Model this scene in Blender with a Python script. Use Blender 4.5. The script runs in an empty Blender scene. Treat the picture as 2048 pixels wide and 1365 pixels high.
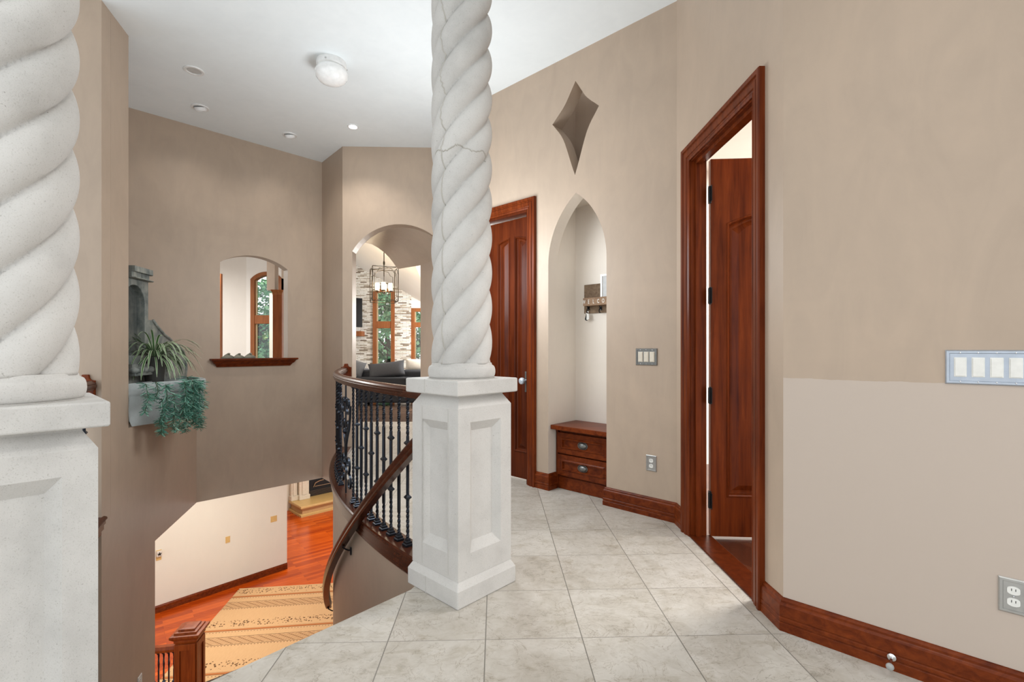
import bpy, bmesh, math, random
from math import sin, cos, tan, pi, radians, sqrt, atan2, hypot
from mathutils import Vector, Matrix
from mathutils.geometry import tessellate_polygon
random.seed(7)
scn = bpy.context.scene
COL = scn.collection

# ------------------------------------------------------------------ survey
FPX, CX, HY, EYE = 970.0, 1024.0, 698.0, 1.22
ZC = 3.66            # ceiling
ZL = -3.10           # lower storey floor
ZB = -0.47           # underside of the upper storey
def gp(px, py, z=0.0):
    d = (EYE - z) * FPX / (py - HY)
    return Vector(((px - CX) / FPX * d, d))
def at(px, py, d):
    return Vector(((px - CX) / FPX * d, d, EYE + (HY - py) / FPX * d))
class Plane:
    """vertical wall plane: origin P, horizontal direction D (u), into-wall direction N"""
    def __init__(s, P, D, N=None):
        s.P = Vector(P); s.D = Vector(D).normalized()
        n = Vector((-s.D.y, s.D.x))
        if n.dot(s.P) < 0: n = -n
        s.N = n if N is None else Vector(N)
    def uz(s, px, py=HY):
        t = (px - CX) / FPX
        # P.x+u D.x = t (P.y+u D.y)
        u = (t * s.P.y - s.P.x) / (s.D.x - t * s.D.y)
        d = s.P.y + u * s.D.y
        return u, EYE + (HY - py) / FPX * d
    def pt(s, u, z, n=0.0):
        q = s.P + s.D * u + s.N * n
        return Vector((q.x, q.y, z))
    def mat(s, u, z, n=0.0, flip=False):
        """frame on the wall: X along the wall, Y into the wall, Z up"""
        d = -s.D if flip else s.D
        o = s.pt(u, z, n)
        return Matrix(((d.x, s.N.x, 0, o.x), (d.y, s.N.y, 0, o.y), (0, 0, 1, o.z), (0, 0, 0, 1)))
A45L = Vector((-sin(radians(46.9)), cos(radians(46.9))))
A45R = Vector((sin(radians(43.1)), cos(radians(43.1))))
EU = Vector((cos(radians(1.9)), sin(radians(1.9))))
EV = Vector((-sin(radians(1.9)), cos(radians(1.9))))

PDG = Vector((1.155, 3.40)); PGH = Vector((1.18, 2.11))
PEF = Vector((-2.042, 5.844)); PAE = Vector((-2.4857, 6.345))
PA0 = Vector((-3.875, 4.90)); PBC = Vector((-2.87, 3.391)); PAB = Vector((-3.463, 5.325))
WD = Plane(PDG, A45L)
WG = Plane(PGH, PDG - PGH)
WH = Plane(PGH, -A45L)
WF = Plane(PEF, EU)
WE = Plane(PEF, PAE - PEF, N=None)
WA = Plane(PA0, PAE - PA0)
WB = Plane(PBC, PAB - PBC)
WC = Plane(PBC, -EU)
# curved stair geometry (both guards share one centre)
SC = Vector((3.85, 6.80)); R1 = 5.932; R2 = 7.60
def pol(r, deg, z=0.0):
    a = radians(deg)
    return Vector((SC.x + r * cos(a), SC.y + r * sin(a), z))
def ang_of(p):
    return math.degrees(atan2(p[1] - SC.y, p[0] - SC.x)) % 360

# ------------------------------------------------------------------ mesh builder
class MB:
    def __init__(s): s.v = []; s.f = []
    def add(s, vs, fs, M=None):
        o = len(s.v)
        s.v += [(M @ Vector(v)) if M is not None else Vector(v) for v in vs]
        s.f += [tuple(i + o for i in f) for f in fs]
        return s
    def box(s, c, sz, M=None, rz=0.0):
        x, y, z = (k / 2 for k in sz)
        vs = [(-x,-y,-z),(x,-y,-z),(x,y,-z),(-x,y,-z),(-x,-y,z),(x,-y,z),(x,y,z),(-x,y,z)]
        T = Matrix.Translation(Vector(c)) @ Matrix.Rotation(rz, 4, 'Z')
        if M is not None: T = M @ T
        return s.add(vs, [(0,3,2,1),(4,5,6,7),(0,1,5,4),(1,2,6,5),(2,3,7,6),(3,0,4,7)], T)
    def prism(s, poly, z0, z1, M=None, holes=()):
        """polygon in XY extruded in Z"""
        loops = [list(poly)] + [list(h) for h in holes]
        flat = [p for l in loops for p in l]
        n = len(flat)
        if holes:
            tris = tessellate_polygon([[Vector((p[0], p[1], 0)) for p in l] for l in loops])
        else:
            tris = [tuple(range(n))] if n < 5 else tessellate_polygon([[Vector((p[0], p[1], 0)) for p in flat]])
        vs = [(p[0], p[1], z0) for p in flat] + [(p[0], p[1], z1) for p in flat]
        fs = [tuple(t) for t in tris] + [tuple(i + n for i in reversed(t)) for t in tris]
        o = 0
        for l in loops:
            m = len(l)
            for i in range(m):
                j = (i + 1) % m
                fs.append((o + i, o + j, o + j + n, o + i + n))
            o += m
        return s.add(vs, fs, M)
    def rings(s, rings, closed=True, cap=True, M=None, loop=False):
        n = len(rings[0]); m = len(rings)
        vs = [p for r in rings for p in r]; fs = []
        for i in range(m if loop else m - 1):
            k = (i + 1) % m
            for j in range(n if closed else n - 1):
                l = (j + 1) % n
                fs.append((i*n + j, i*n + l, k*n + l, k*n + j))
        if cap and closed and not loop:
            fs.append(tuple(range(n - 1, -1, -1))); fs.append(tuple((m-1)*n + j for j in range(n)))
        return s.add(vs, fs, M)
    def lathe(s, prof, seg=24, M=None, rot=0.0):
        rr = [[(r * cos(2*pi*k/seg + rot), r * sin(2*pi*k/seg + rot), z) for k in range(seg)] for r, z in prof]
        return s.rings(rr, M=M)
    def tube(s, path, r, seg=8, M=None, loop=False):
        pts = [Vector(p) for p in path]; m = len(pts); rings = []
        up = Vector((0, 0, 1)); prev = None
        for i, p in enumerate(pts):
            a = pts[(i - 1) % m] if (i > 0 or loop) else p
            b = pts[(i + 1) % m] if (i < m - 1 or loop) else p
            t = (b - a).normalized()
            if prev is None:
                x = t.cross(up) if abs(t.z) < .95 else t.cross(Vector((1, 0, 0)))
            else:
                x = prev - t * prev.dot(t)
            x.normalize(); prev = x; y = t.cross(x)
            rad = r[i] if isinstance(r, (list, tuple)) else r
            rings.append([p + x * (rad * cos(2*pi*k/seg)) + y * (rad * sin(2*pi*k/seg)) for k in range(seg)])
        return s.rings(rings, M=M, loop=loop)
    def sphere(s, c, r, seg=16, nr=10, M=None):
        r = r if isinstance(r, (tuple, list)) else (r, r, r)
        rings = []
        for i in range(1, nr):
            t = pi * i / nr
            rings.append([(c[0] + r[0]*sin(t)*cos(2*pi*k/seg), c[1] + r[1]*sin(t)*sin(2*pi*k/seg), c[2] - r[2]*cos(t)) for k in range(seg)])
        return s.rings(rings, M=M)
    def build(s, name, mat, parent=None, smooth=False, bevel=0.0, bseg=2, sub=0):
        me = bpy.data.meshes.new(name)
        me.from_pydata([tuple(v) for v in s.v], [], s.f)
        bm = bmesh.new(); bm.from_mesh(me)
        bmesh.ops.recalc_face_normals(bm, faces=bm.faces)
        bm.to_mesh(me); bm.free()
        o = bpy.data.objects.new(name, me); COL.objects.link(o)
        me.materials.append(mat)
        if smooth:
            me.polygons.foreach_set('use_smooth', [True] * len(me.polygons))
            if smooth != 'all': me.set_sharp_from_angle(angle=radians(smooth if smooth > 1 else 40))
        if bevel:
            b = o.modifiers.new('edge', 'BEVEL'); b.width = bevel; b.segments = bseg; b.limit_method = 'ANGLE'; b.angle_limit = radians(35)
        if sub:
            m = o.modifiers.new('sub', 'SUBSURF'); m.levels = sub; m.render_levels = sub
        if parent is not None: attach(o, parent)
        return o
def world_of(o):
    M = Matrix.LocRotScale(o.location, o.rotation_euler, o.scale)
    return (world_of(o.parent) @ o.matrix_parent_inverse @ M) if o.parent else M
def attach(o, parent):
    o.parent = parent; o.matrix_parent_inverse = world_of(parent).inverted()
def tag(o, label, cat, group=None, kind=None):
    o['label'] = label; o['category'] = cat
    if group: o['group'] = group
    if kind: o['kind'] = kind
    return o
def thing(name, loc, label, cat, group=None, rz=0.0):
    o = bpy.data.objects.new(name, None); COL.objects.link(o)
    o.location = loc; o.rotation_euler = (0, 0, rz); o.empty_display_size = .1
    return tag(o, label, cat, group)
def struct(o, label=None):
    o['kind'] = 'structure'
    if label: o['label'] = label; 
    return o
def copy_tree(o, parent=None):
    c = o.copy(); COL.objects.link(c)
    if parent is not None: c.parent = parent
    for ch in list(o.children): copy_tree(ch, c)
    return c
def frame(x, y, z=0.0, deg=0.0):
    return Matrix.Translation(Vector((x, y, z))) @ Matrix.Rotation(radians(deg), 4, 'Z')

# ------------------------------------------------------------------ materials
def newmat(name):
    m = bpy.data.materials.new(name); m.use_nodes = True
    nt = m.node_tree; b = nt.nodes['Principled BSDF']
    return m, nt, b
def N(nt, typ, **kw):
    n = nt.nodes.new(typ)
    for k, v in kw.items():
        if k in n.inputs.keys() if hasattr(n.inputs, 'keys') else False: n.inputs[k].default_value = v
        else: setattr(n, k, v)
    return n
def ramp(nt, fac, stops):
    r = nt.nodes.new('ShaderNodeValToRGB')
    el = r.color_ramp.elements
    el[0].position = stops[0][0]; el[0].color = (*stops[0][1], 1)
    el[1].position = stops[-1][0]; el[1].color = (*stops[-1][1], 1)
    for p, c in stops[1:-1]:
        e = el.new(p); e.color = (*c, 1)
    nt.links.new(fac, r.inputs[0]); return r.outputs[0]
def coords(nt, scale=(1, 1, 1), rot=(0, 0, 0), loc=(0, 0, 0), kind='Object'):
    tc = nt.nodes.new('ShaderNodeTexCoord'); mp = nt.nodes.new('ShaderNodeMapping')
    mp.inputs['Scale'].default_value = scale; mp.inputs['Rotation'].default_value = rot; mp.inputs['Location'].default_value = loc
    nt.links.new(tc.outputs[kind], mp.inputs[0]); return mp.outputs[0]
def noise(nt, vec, scale, detail=4, rough=.55, dist=0.0):
    n = nt.nodes.new('ShaderNodeTexNoise')
    n.inputs['Scale'].default_value = scale; n.inputs['Detail'].default_value = detail
    n.inputs['Roughness'].default_value = rough; n.inputs['Distortion'].default_value = dist
    if vec is not None: nt.links.new(vec, n.inputs['Vector'])
    return n.outputs['Fac']
def mixc(nt, fac, a, b, mode='MIX'):
    m = nt.nodes.new('ShaderNodeMix'); m.data_type = 'RGBA'; m.blend_type = mode
    if isinstance(fac, (int, float)): m.inputs[0].default_value = fac
    else: nt.links.new(fac, m.inputs[0])
    for i, c in ((6, a), (7, b)):
        if isinstance(c, tuple): m.inputs[i].default_value = (*c, 1)
        else: nt.links.new(c, m.inputs[i])
    return m.outputs[2]
def math_(nt, op, a, b=None, c=None):
    m = nt.nodes.new('ShaderNodeMath'); m.operation = op
    for i, x in enumerate((a, b, c)):
        if x is None: continue
        if isinstance(x, (int, float)): m.inputs[i].default_value = x
        else: nt.links.new(x, m.inputs[i])
    return m.outputs[0]
def bump(nt, b, h, strength=.2, dist=.01):
    n = nt.nodes.new('ShaderNodeBump'); n.inputs['Strength'].default_value = strength; n.inputs['Distance'].default_value = dist
    nt.links.new(h, n.inputs['Height']); nt.links.new(n.outputs[0], b.inputs['Normal'])
def sc(c, k): return tuple(min(1.0, x * k) for x in c)
def simple(name, col, rough=.5, metal=0.0, spec=.5, coat=0.0, emis=None, estr=0.0):
    m, nt, b = newmat(name)
    b.inputs['Base Color'].default_value = (*col, 1); b.inputs['Roughness'].default_value = rough
    b.inputs['Metallic'].default_value = metal; b.inputs['Specular IOR Level'].default_value = spec
    b.inputs['Coat Weight'].default_value = coat
    n = noise(nt, coords(nt), 30, 3)
    nt.links.new(ramp(nt, n, [(.3, sc(col, .94)), (.7, sc(col, 1.06))]), b.inputs['Base Color'])
    if emis:
        b.inputs['Emission Color'].default_value = (*emis, 1); b.inputs['Emission Strength'].default_value = estr
    return m
def paint(name, col, mott=.07, rough=.45, spec=.35, patch=None):
    """hand-trowelled mottled wall paint"""
    m, nt, b = newmat(name)
    v = coords(nt)
    n1 = noise(nt, v, 1.3, 5, .6, .6); n2 = noise(nt, coords(nt, (1, 1, .35)), 7, 4, .6, 1.2)
    f = math_(nt, 'ADD', math_(nt, 'MULTIPLY', n1, .65), math_(nt, 'MULTIPLY', n2, .35))
    c = ramp(nt, f, [(.36, sc(col, 1 - mott)), (.5, col), (.64, (col[0]*(1+mott), col[1]*(1+mott*.9), col[2]*(1+mott*.8)))])
    if patch:      # fresh touch-up paint under a hand-cut line
        sep = nt.nodes.new('ShaderNodeSeparateXYZ'); nt.links.new(v, sep.inputs[0])
        z = math_(nt, 'ADD', sep.outputs['Z'], math_(nt, 'MULTIPLY', noise(nt, v, 9, 3), .02))
        k = math_(nt, 'LESS_THAN', z, patch[0])
        if patch[2]: k = math_(nt, 'MULTIPLY', k, math_(nt, 'GREATER_THAN', z, patch[2]))
        c = mixc(nt, k, c, mixc(nt, .9, c, patch[1]))
    nt.links.new(c, b.inputs['Base Color'])
    b.inputs['Roughness'].default_value = rough; b.inputs['Specular IOR Level'].default_value = spec
    bump(nt, b, n2, .06, .01)
    return m
def wood(name, dark, light, axis='Z', rough=.33, coat=.06, scale=1.0, spec=.13):
    m, nt, b = newmat(name)
    s = {'Z': (14, 14, .9), 'X': (.9, 14, 14), 'Y': (14, .9, 14)}[axis]
    v = coords(nt, tuple(k * scale for k in s))
    n = noise(nt, v, 2.2, 6, .62, .5); n2 = noise(nt, coords(nt, (1.1, 1.1, 1.1)), 2.0, 3)
    f = math_(nt, 'ADD', math_(nt, 'MULTIPLY', n, .7), math_(nt, 'MULTIPLY', n2, .3))
    mid = tuple((a + c) / 2 for a, c in zip(dark, light))
    nt.links.new(ramp(nt, f, [(.34, dark), (.5, mid), (.66, light)]), b.inputs['Base Color'])
    b.inputs['Roughness'].default_value = rough; b.inputs['Coat Weight'].default_value = coat
    b.inputs['Coat Roughness'].default_value = .18; b.inputs['Specular IOR Level'].default_value = spec
    bump(nt, b, n, .05, .004)
    return m
def stone(name, col, pit=.35, rough=.75):   # pitted, unevenly weathered
    m, nt, b = newmat(name)
    v = coords(nt)
    n1 = noise(nt, v, 3.2, 5, .6); n2 = noise(nt, v, 260, 2, .7); n3 = noise(nt, v, 90, 2, .5)
    c = ramp(nt, n1, [(.30, sc(col, .82)), (.48, sc(col, .97)), (.7, sc(col, 1.05))])
    sp = ramp(nt, n2, [(.30, (.62, .61, .58)), (.42, (1, 1, 1))])
    pits = ramp(nt, n3, [(.22, (.35, .33, .3)), (.27, (1, 1, 1))])
    c = mixc(nt, .55, c, sp, 'MULTIPLY'); c = mixc(nt, .6, c, pits, 'MULTIPLY')
    nt.links.new(c, b.inputs['Base Color'])
    b.inputs['Roughness'].default_value = rough; b.inputs['Specular IOR Level'].default_value = .25
    bump(nt, b, n2, pit, .003)
    return m

TAUPE = (.452, .352, .270)
M_wall = paint('taupe_wall_paint', TAUPE)
M_wallH = paint('taupe_wall_paint_patched', TAUPE, patch=(1.105, (.535, .45, .385), None))
M_ceil = paint('white_ceiling_paint', (.83, .875, .89), mott=.03, rough=.6)
M_white = paint('warm_white_paint', (.84, .80, .745), mott=.02, rough=.6)
M_cream = paint('cream_paint', (.68, .66, .57), mott=.02, rough=.6)
M_niche = paint('pale_niche_paint', (.78, .71, .63), mott=.03)
M_stone = stone('cast_limestone', (.622, .605, .578))
M_seam = simple('seam_mortar', (.50, .475, .43), .85)
M_joint = simple('mortar_joint', (.55, .53, .50), .85)
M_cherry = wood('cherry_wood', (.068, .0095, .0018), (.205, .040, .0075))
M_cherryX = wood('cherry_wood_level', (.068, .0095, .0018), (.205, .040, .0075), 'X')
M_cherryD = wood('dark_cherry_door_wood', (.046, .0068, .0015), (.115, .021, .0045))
M_rail = wood('rail_wood', (.034, .009, .0045), (.090, .024, .010), 'Y', rough=.27, coat=.22)
M_oak = wood('window_frame_wood', (.20, .065, .022), (.33, .12, .042))
M_newel = wood('newel_wood', (.15, .025, .004), (.34, .075, .012), rough=.3)
M_iron = simple('black_wrought_iron', (.026, .032, .044), .30, .75, .6)
M_black = simple('black_metal', (.008, .008, .009), .45, .3)
M_steel = simple('brushed_nickel', (.48, .48, .47), .32, .9)
M_chrome = simple('chrome', (.72, .73, .74), .12, 1.0)
M_pewter = simple('antique_pewter', (.20, .20, .19), .4, .8)
M_plate = simple('white_plastic', (.80, .79, .75), .35)
M_ivory = simple('ivory_plastic', (.66, .60, .50), .4)
M_brassy = simple('tan_plate', (.62, .42, .16), .45)
M_opal = simple('opal_glass', (.88, .88, .87), .12, 0, .6, .5)
M_trimw = simple('white_trim_ring', (.80, .80, .79), .4)
M_can = simple('lamp_can', (.55, .55, .54), .35, .2)
M_lit = simple('lit_lamp', (.9, .9, .9), .4, emis=(1, .97, .92), estr=30)
M_glow = simple('lit_candle_sleeve', (.9, .85, .7), .4, emis=(1, .80, .48), estr=5.0)
M_bronze = simple('chandelier_iron', (.06, .045, .028), .4, .7)
M_sofa = simple('charcoal_upholstery', (.030, .032, .037), .85, 0, .3)
M_sofal = simple('grey_upholstery', (.12, .125, .135), .85, 0, .3)
M_pillow = simple('slate_velvet', (.055, .058, .066), .7, 0, .4)
M_linen = simple('pale_linen', (.62, .58, .52), .9)
M_screen = simple('tv_screen', (.005, .005, .006), .4, 0, .12)
M_fount = None
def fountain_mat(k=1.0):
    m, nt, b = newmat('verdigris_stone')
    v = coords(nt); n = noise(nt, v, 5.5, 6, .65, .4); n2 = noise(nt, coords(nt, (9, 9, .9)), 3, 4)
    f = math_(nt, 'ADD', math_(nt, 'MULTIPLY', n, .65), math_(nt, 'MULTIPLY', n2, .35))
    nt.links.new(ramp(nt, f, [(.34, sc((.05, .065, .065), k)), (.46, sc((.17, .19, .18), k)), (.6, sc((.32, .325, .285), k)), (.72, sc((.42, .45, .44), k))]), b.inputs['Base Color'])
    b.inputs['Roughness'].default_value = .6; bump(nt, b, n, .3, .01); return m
M_fount = fountain_mat()
M_fountShade = fountain_mat(.42)  # darkened copy: shade inside the sunk arch is put into the colour
M_basin = stone('pale_basin_stone', (.44, .475, .475), .3)
M_cord = simple('dark_cord', (.012, .012, .014), .4)

def tile_floor():
    m, nt, b = newmat('travertine_tile')
    T = .4068
    # grid aligned with the hallway axis; measured corner of one tile
    c0 = gp(1164.1, 1276.3); c1 = gp(1135.5, 1179.8)
    a = atan2(-(c1 - c0).x, (c1 - c0).y)
    a = radians(1.9)
    tc = nt.nodes.new('ShaderNodeTexCoord')
    sub = nt.nodes.new('ShaderNodeVectorMath'); sub.operation = 'SUBTRACT'; sub.inputs[1].default_value = (c0.x, c0.y, 0)
    nt.links.new(tc.outputs['Object'], sub.inputs[0])
    rot = nt.nodes.new('ShaderNodeVectorRotate'); rot.rotation_type = 'Z_AXIS'; rot.inputs['Angle'].default_value = -a
    nt.links.new(sub.outputs[0], rot.inputs['Vector'])
    div = nt.nodes.new('ShaderNodeVectorMath'); div.operation = 'SCALE'; div.inputs['Scale'].default_value = 1 / T
    nt.links.new(rot.outputs[0], div.inputs[0])
    sep = nt.nodes.new('ShaderNodeSeparateXYZ'); nt.links.new(div.outputs[0], sep.inputs[0])
    def edge(o):
        f = math_(nt, 'FRACT', o); return math_(nt, 'MINIMUM', f, math_(nt, 'SUBTRACT', 1.0, f))
    gx = math_(nt, 'LESS_THAN', edge(sep.outputs[0]), .0055); gy = math_(nt, 'LESS_THAN', edge(sep.outputs[1]), .0035)
    g = math_(nt, 'MAXIMUM', gx, gy)
    # one tone per tile, veining shifted per tile
    fl = nt.nodes.new('ShaderNodeVectorMath'); fl.operation = 'FLOOR'; nt.links.new(div.outputs[0], fl.inputs[0])
    fx = nt.nodes.new('ShaderNodeSeparateXYZ'); nt.links.new(fl.outputs[0], fx.inputs[0])
    cmb = nt.nodes.new('ShaderNodeCombineXYZ'); nt.links.new(fx.outputs[0], cmb.inputs[0]); nt.links.new(fx.outputs[1], cmb.inputs[1])
    wn = nt.nodes.new('ShaderNodeTexWhiteNoise'); wn.noise_dimensions = '2D'; nt.links.new(cmb.outputs[0], wn.inputs['Vector'])
    off = nt.nodes.new('ShaderNodeVectorMath'); off.operation = 'MULTIPLY_ADD'; off.inputs[1].default_value = (3.7, 5.1, 0)
    nt.links.new(cmb.outputs[0], off.inputs[0]); nt.links.new(rot.outputs[0], off.inputs[2])
    n1 = noise(nt, off.outputs[0], 2.6, 7, .66, .7); n2 = noise(nt, off.outputs[0], 14, 6, .7, 1.0)
    vein = math_(nt, 'ABSOLUTE', math_(nt, 'SUBTRACT', noise(nt, off.outputs[0], 4.5, 5, .6, 1.6), .5))
    f = math_(nt, 'ADD', math_(nt, 'MULTIPLY', n1, .6), math_(nt, 'MULTIPLY', n2, .4))
    c = ramp(nt, f, [(.32, (.30, .27, .225)), (.43, (.47, .435, .38)), (.56, (.56, .53, .48)), (.72, (.64, .61, .56))])
    vc = ramp(nt, vein, [(0, (.52, .47, .4)), (.008, (1, 1, 1))])
    c = mixc(nt, .6, c, vc, 'MULTIPLY')
    st = nt.nodes.new('ShaderNodeVectorMath'); st.operation = 'MULTIPLY'; st.inputs[1].default_value = (1, 2.1, 1); nt.links.new(off.outputs[0], st.inputs[0])
    pa = noise(nt, st.outputs[0], 5.0, 8, .68, .5)
    c = mixc(nt, .8, c, ramp(nt, pa, [(.555, (1, 1, 1)), (.60, (.86, .84, .80)), (.75, (.76, .735, .69))]), 'MULTIPLY')
    ck = math_(nt, 'ABSOLUTE', math_(nt, 'SUBTRACT', noise(nt, st.outputs[0], 1.7, 7, .7, .8), .47))
    c = mixc(nt, .7, c, ramp(nt, ck, [(0, (.45, .41, .36)), (.0035, (1, 1, 1))]), 'MULTIPLY')
    tone = ramp(nt, wn.outputs['Value'], [(0, (.93, .92, .91)), (1, (1.0, 1.0, 1.0))])
    c = mixc(nt, 1.0, c, tone, 'MULTIPLY')
    c = mixc(nt, g, c, (.20, .185, .16))
    nt.links.new(c, b.inputs['Base Color'])
    b.inputs['Roughness'].default_value = .30; b.inputs['Specular IOR Level'].default_value = .42
    nt.links.new(ramp(nt, n2, [(.3, (.36,)*3), (.7, (.26,)*3)]), b.inputs['Roughness'])
    bump(nt, b, math_(nt, 'SUBTRACT', 1.0, g), .25, .004)
    return m
M_tile = tile_floor()

def plank_floor(name, cols, rotdeg, width=.09, length=1.1, rough=.22, coat=.5):
    m, nt, b = newmat(name)
    v = coords(nt, (1, 1, 1), (0, 0, radians(rotdeg)))
    br = nt.nodes.new('ShaderNodeTexBrick'); nt.links.new(v, br.inputs['Vector'])
    br.inputs['Scale'].default_value = 1; br.inputs['Mortar Size'].default_value = .0012; br.inputs['Mortar Smooth'].default_value = 0
    br.inputs['Brick Width'].default_value = length; br.inputs['Row Height'].default_value = width; br.offset = .37
    br.inputs['Color1'].default_value = (0, 0, 0, 1); br.inputs['Color2'].default_value = (1, 1, 1, 1); br.inputs['Mortar'].default_value = (.5, .5, .5, 1)
    g = noise(nt, coords(nt, (1.4, 26, 1), (0, 0, radians(rotdeg))), 2.0, 5, .6, .4)
    f = math_(nt, 'ADD', math_(nt, 'MULTIPLY', br.outputs['Color'], .45), math_(nt, 'MULTIPLY', g, .55))
    c = ramp(nt, f, [(.2, cols[0]), (.45, cols[1]), (.75, cols[2])])
    c = mixc(nt, br.outputs['Fac'], c, sc(cols[0], .5))
    nt.links.new(c, b.inputs['Base Color']); b.inputs['Roughness'].default_value = rough
    b.inputs['Coat Weight'].default_value = coat; b.inputs['Coat Roughness'].default_value = .15; b.inputs['Specular IOR Level'].default_value = .25
    return m
M_plankL = plank_floor('red_cherry_planks', [(.27, .030, .003), (.42, .062, .004), (.60, .105, .008)], -40, coat=.15)
M_plankU = plank_floor('brown_wood_planks', [(.085, .05, .033), (.13, .08, .055), (.19, .125, .09)], 0)
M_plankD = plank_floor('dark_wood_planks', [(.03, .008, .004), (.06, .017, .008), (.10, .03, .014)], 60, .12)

def stacked_stone():
    m, nt, b = newmat('stacked_ledge_stone')
    tc = nt.nodes.new('ShaderNodeTexCoord'); sp = nt.nodes.new('ShaderNodeSeparateXYZ'); nt.links.new(tc.outputs['Object'], sp.inputs[0])
    cm = nt.nodes.new('ShaderNodeCombineXYZ'); nt.links.new(sp.outputs[0], cm.inputs[0]); nt.links.new(sp.outputs[2], cm.inputs[1])
    br = nt.nodes.new('ShaderNodeTexBrick'); nt.links.new(cm.outputs[0], br.inputs['Vector'])
    br.inputs['Scale'].default_value = 1; br.inputs['Brick Width'].default_value = .15; br.inputs['Row Height'].default_value = .030
    br.inputs['Mortar Size'].default_value = .003; br.offset = .43; br.squash = 1.4; br.squash_frequency = 3
    br.inputs['Color1'].default_value = (0, 0, 0, 1); br.inputs['Color2'].default_value = (1, 1, 1, 1); br.inputs['Mortar'].default_value = (.5,)*3 + (1,)
    n = noise(nt, tc.outputs['Object'], 9, 4)
    f = math_(nt, 'ADD', math_(nt, 'MULTIPLY', br.outputs['Color'], .75), math_(nt, 'MULTIPLY', n, .25))
    c = ramp(nt, f, [(.16, (.20, .15, .11)), (.28, (.48, .42, .34)), (.42, (.74, .70, .63)), (.8, (.86, .845, .80))])
    c = mixc(nt, br.outputs['Fac'], c, (.22, .19, .16))
    nt.links.new(c, b.inputs['Base Color']); b.inputs['Roughness'].default_value = .85
    bump(nt, b, br.outputs['Color'], .5, .02); return m
M_ledge = stacked_stone()

# =================================================================== SETTING
def wall_panel(name, P, u0, u1, z0, z1, mat, thick=.13, holes=(), outline=None):
    """wall in plane P; outline/holes are (u,z) loops; thickness goes into the wall"""
    out = outline or [(u0, z0), (u1, z0), (u1, z1), (u0, z1)]
    M = Matrix(((P.D.x, 0, P.N.x, P.P.x), (P.D.y, 0, P.N.y, P.P.y), (0, 1, 0, 0), (0, 0, 0, 1)))
    o = MB().prism(out, 0, thick, M, holes).build(name, mat)
    return struct(o)

# ---- openings on the niche wall (D)
uDdr, _ = WD.uz(1057); _, zDdoor = WD.uz(1057, 418)
DOORW = .86
uDdl = uDdr + DOORW
nl, nr = WD.uz(1096.5)[0], WD.uz(1213)[0]
nc = (nl + nr) / 2; na = (nl - nr) / 2
_, zapex = WD.uz(1151, 386); zspr = 1.94
rr = (na*na + (zapex - zspr)**2) / (2*na)
def ogive(a, zs, za, n=14):
    r = (a*a + (za - zs)**2) / (2*a); t1 = math.asin((za - zs) / r)
    L = [(-a + r - r*cos(t), zs + r*sin(t)) for t in [t1*i/n for i in range(n + 1)]]
    return L + [(-x, z) for x, z in reversed(L[:-1])]      # from left spring over the apex to right spring
arch = ogive(na, zspr, zapex)
niche_loop = [(nc - na, .003)] + [(nc + x, z) for x, z in arch] + [(nc + na, .003)]
dt, dr_, db, dl = WD.uz(1151, 162), WD.uz(1198, 211.5), WD.uz(1150, 350.5), WD.uz(1104.8, 249.5)
def concave(p, q, k, n=10):
    out = []
    c = ((dt[0]+db[0])/2, (dr_[1]+dl[1])/2)
    for i in range(n):
        t = i / n; x = p[0]+(q[0]-p[0])*t; z = p[1]+(q[1]-p[1])*t
        w = k * sin(pi*t)
        dx, dz = c[0]-x, c[1]-z; l = hypot(dx, dz)
        out.append((x + dx/l*w, z + dz/l*w))
    return out
dia = concave(dt, dr_, .022) + concave(dr_, db, .04) + concave(db, dl, .04) + concave(dl, dt, .022)
uDend = WD.uz(925)[0]
door_loop = [(uDdr, -.001), (uDdr, zDdoor), (uDdl, zDdoor), (uDdl, -.001)]
outD = [(0, 0), (nc - na, 0)] + [(nc + x, z) for x, z in arch] + [(nc + na, 0), (uDdr, 0), (uDdr, zDdoor), (uDdl, zDdoor), (uDdl, 0), (uDend, 0), (uDend, ZC), (0, ZC)]
wD = wall_panel('wall_niche', WD, 0, uDend, 0, ZC, M_wall, .13, [dia], outline=outD)
# shaft behind the niche and the diamond: side, back, shelf between
NDEP = .40
wD.data.materials.append(M_niche)
for p_ in wD.data.polygons:
    if abs(p_.normal.dot(Vector((WD.N.x, WD.N.y, 0)))) < .1:
        c_ = p_.center; u_ = (c_.xy - WD.P).dot(WD.D)
        if abs(u_ - nc) < na + .005 and c_.z < zapex + .005 and c_.z > .01: p_.material_index = 1
sh = MB()
Mn = WD.mat(nc, 0, 0, flip=True)      # X right along wall, Y into wall
zsp = zapex + .065; sh2 = MB()
for m_, za0, zb0 in ((sh, 0, zsp), (sh2, zsp, ZC)):
    m_.box((-na - .03, .13 + (NDEP-.13)/2, (za0+zb0)/2), (.06, NDEP - .13, zb0 - za0), Mn)
    m_.box((na + .03, .13 + (NDEP-.13)/2, (za0+zb0)/2), (.06, NDEP - .13, zb0 - za0), Mn)
    m_.box((0, NDEP + .03, (za0+zb0)/2), (2*na + .12, .06, zb0 - za0), Mn)
struct(sh2.build('wall_diamond_recess', M_wall))
sh.box((0, .13 + (NDEP-.13)/2, zapex + .04), (2*na, NDEP - .13, .05), Mn)
struct(sh.build('wall_niche_recess', M_niche))

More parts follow.
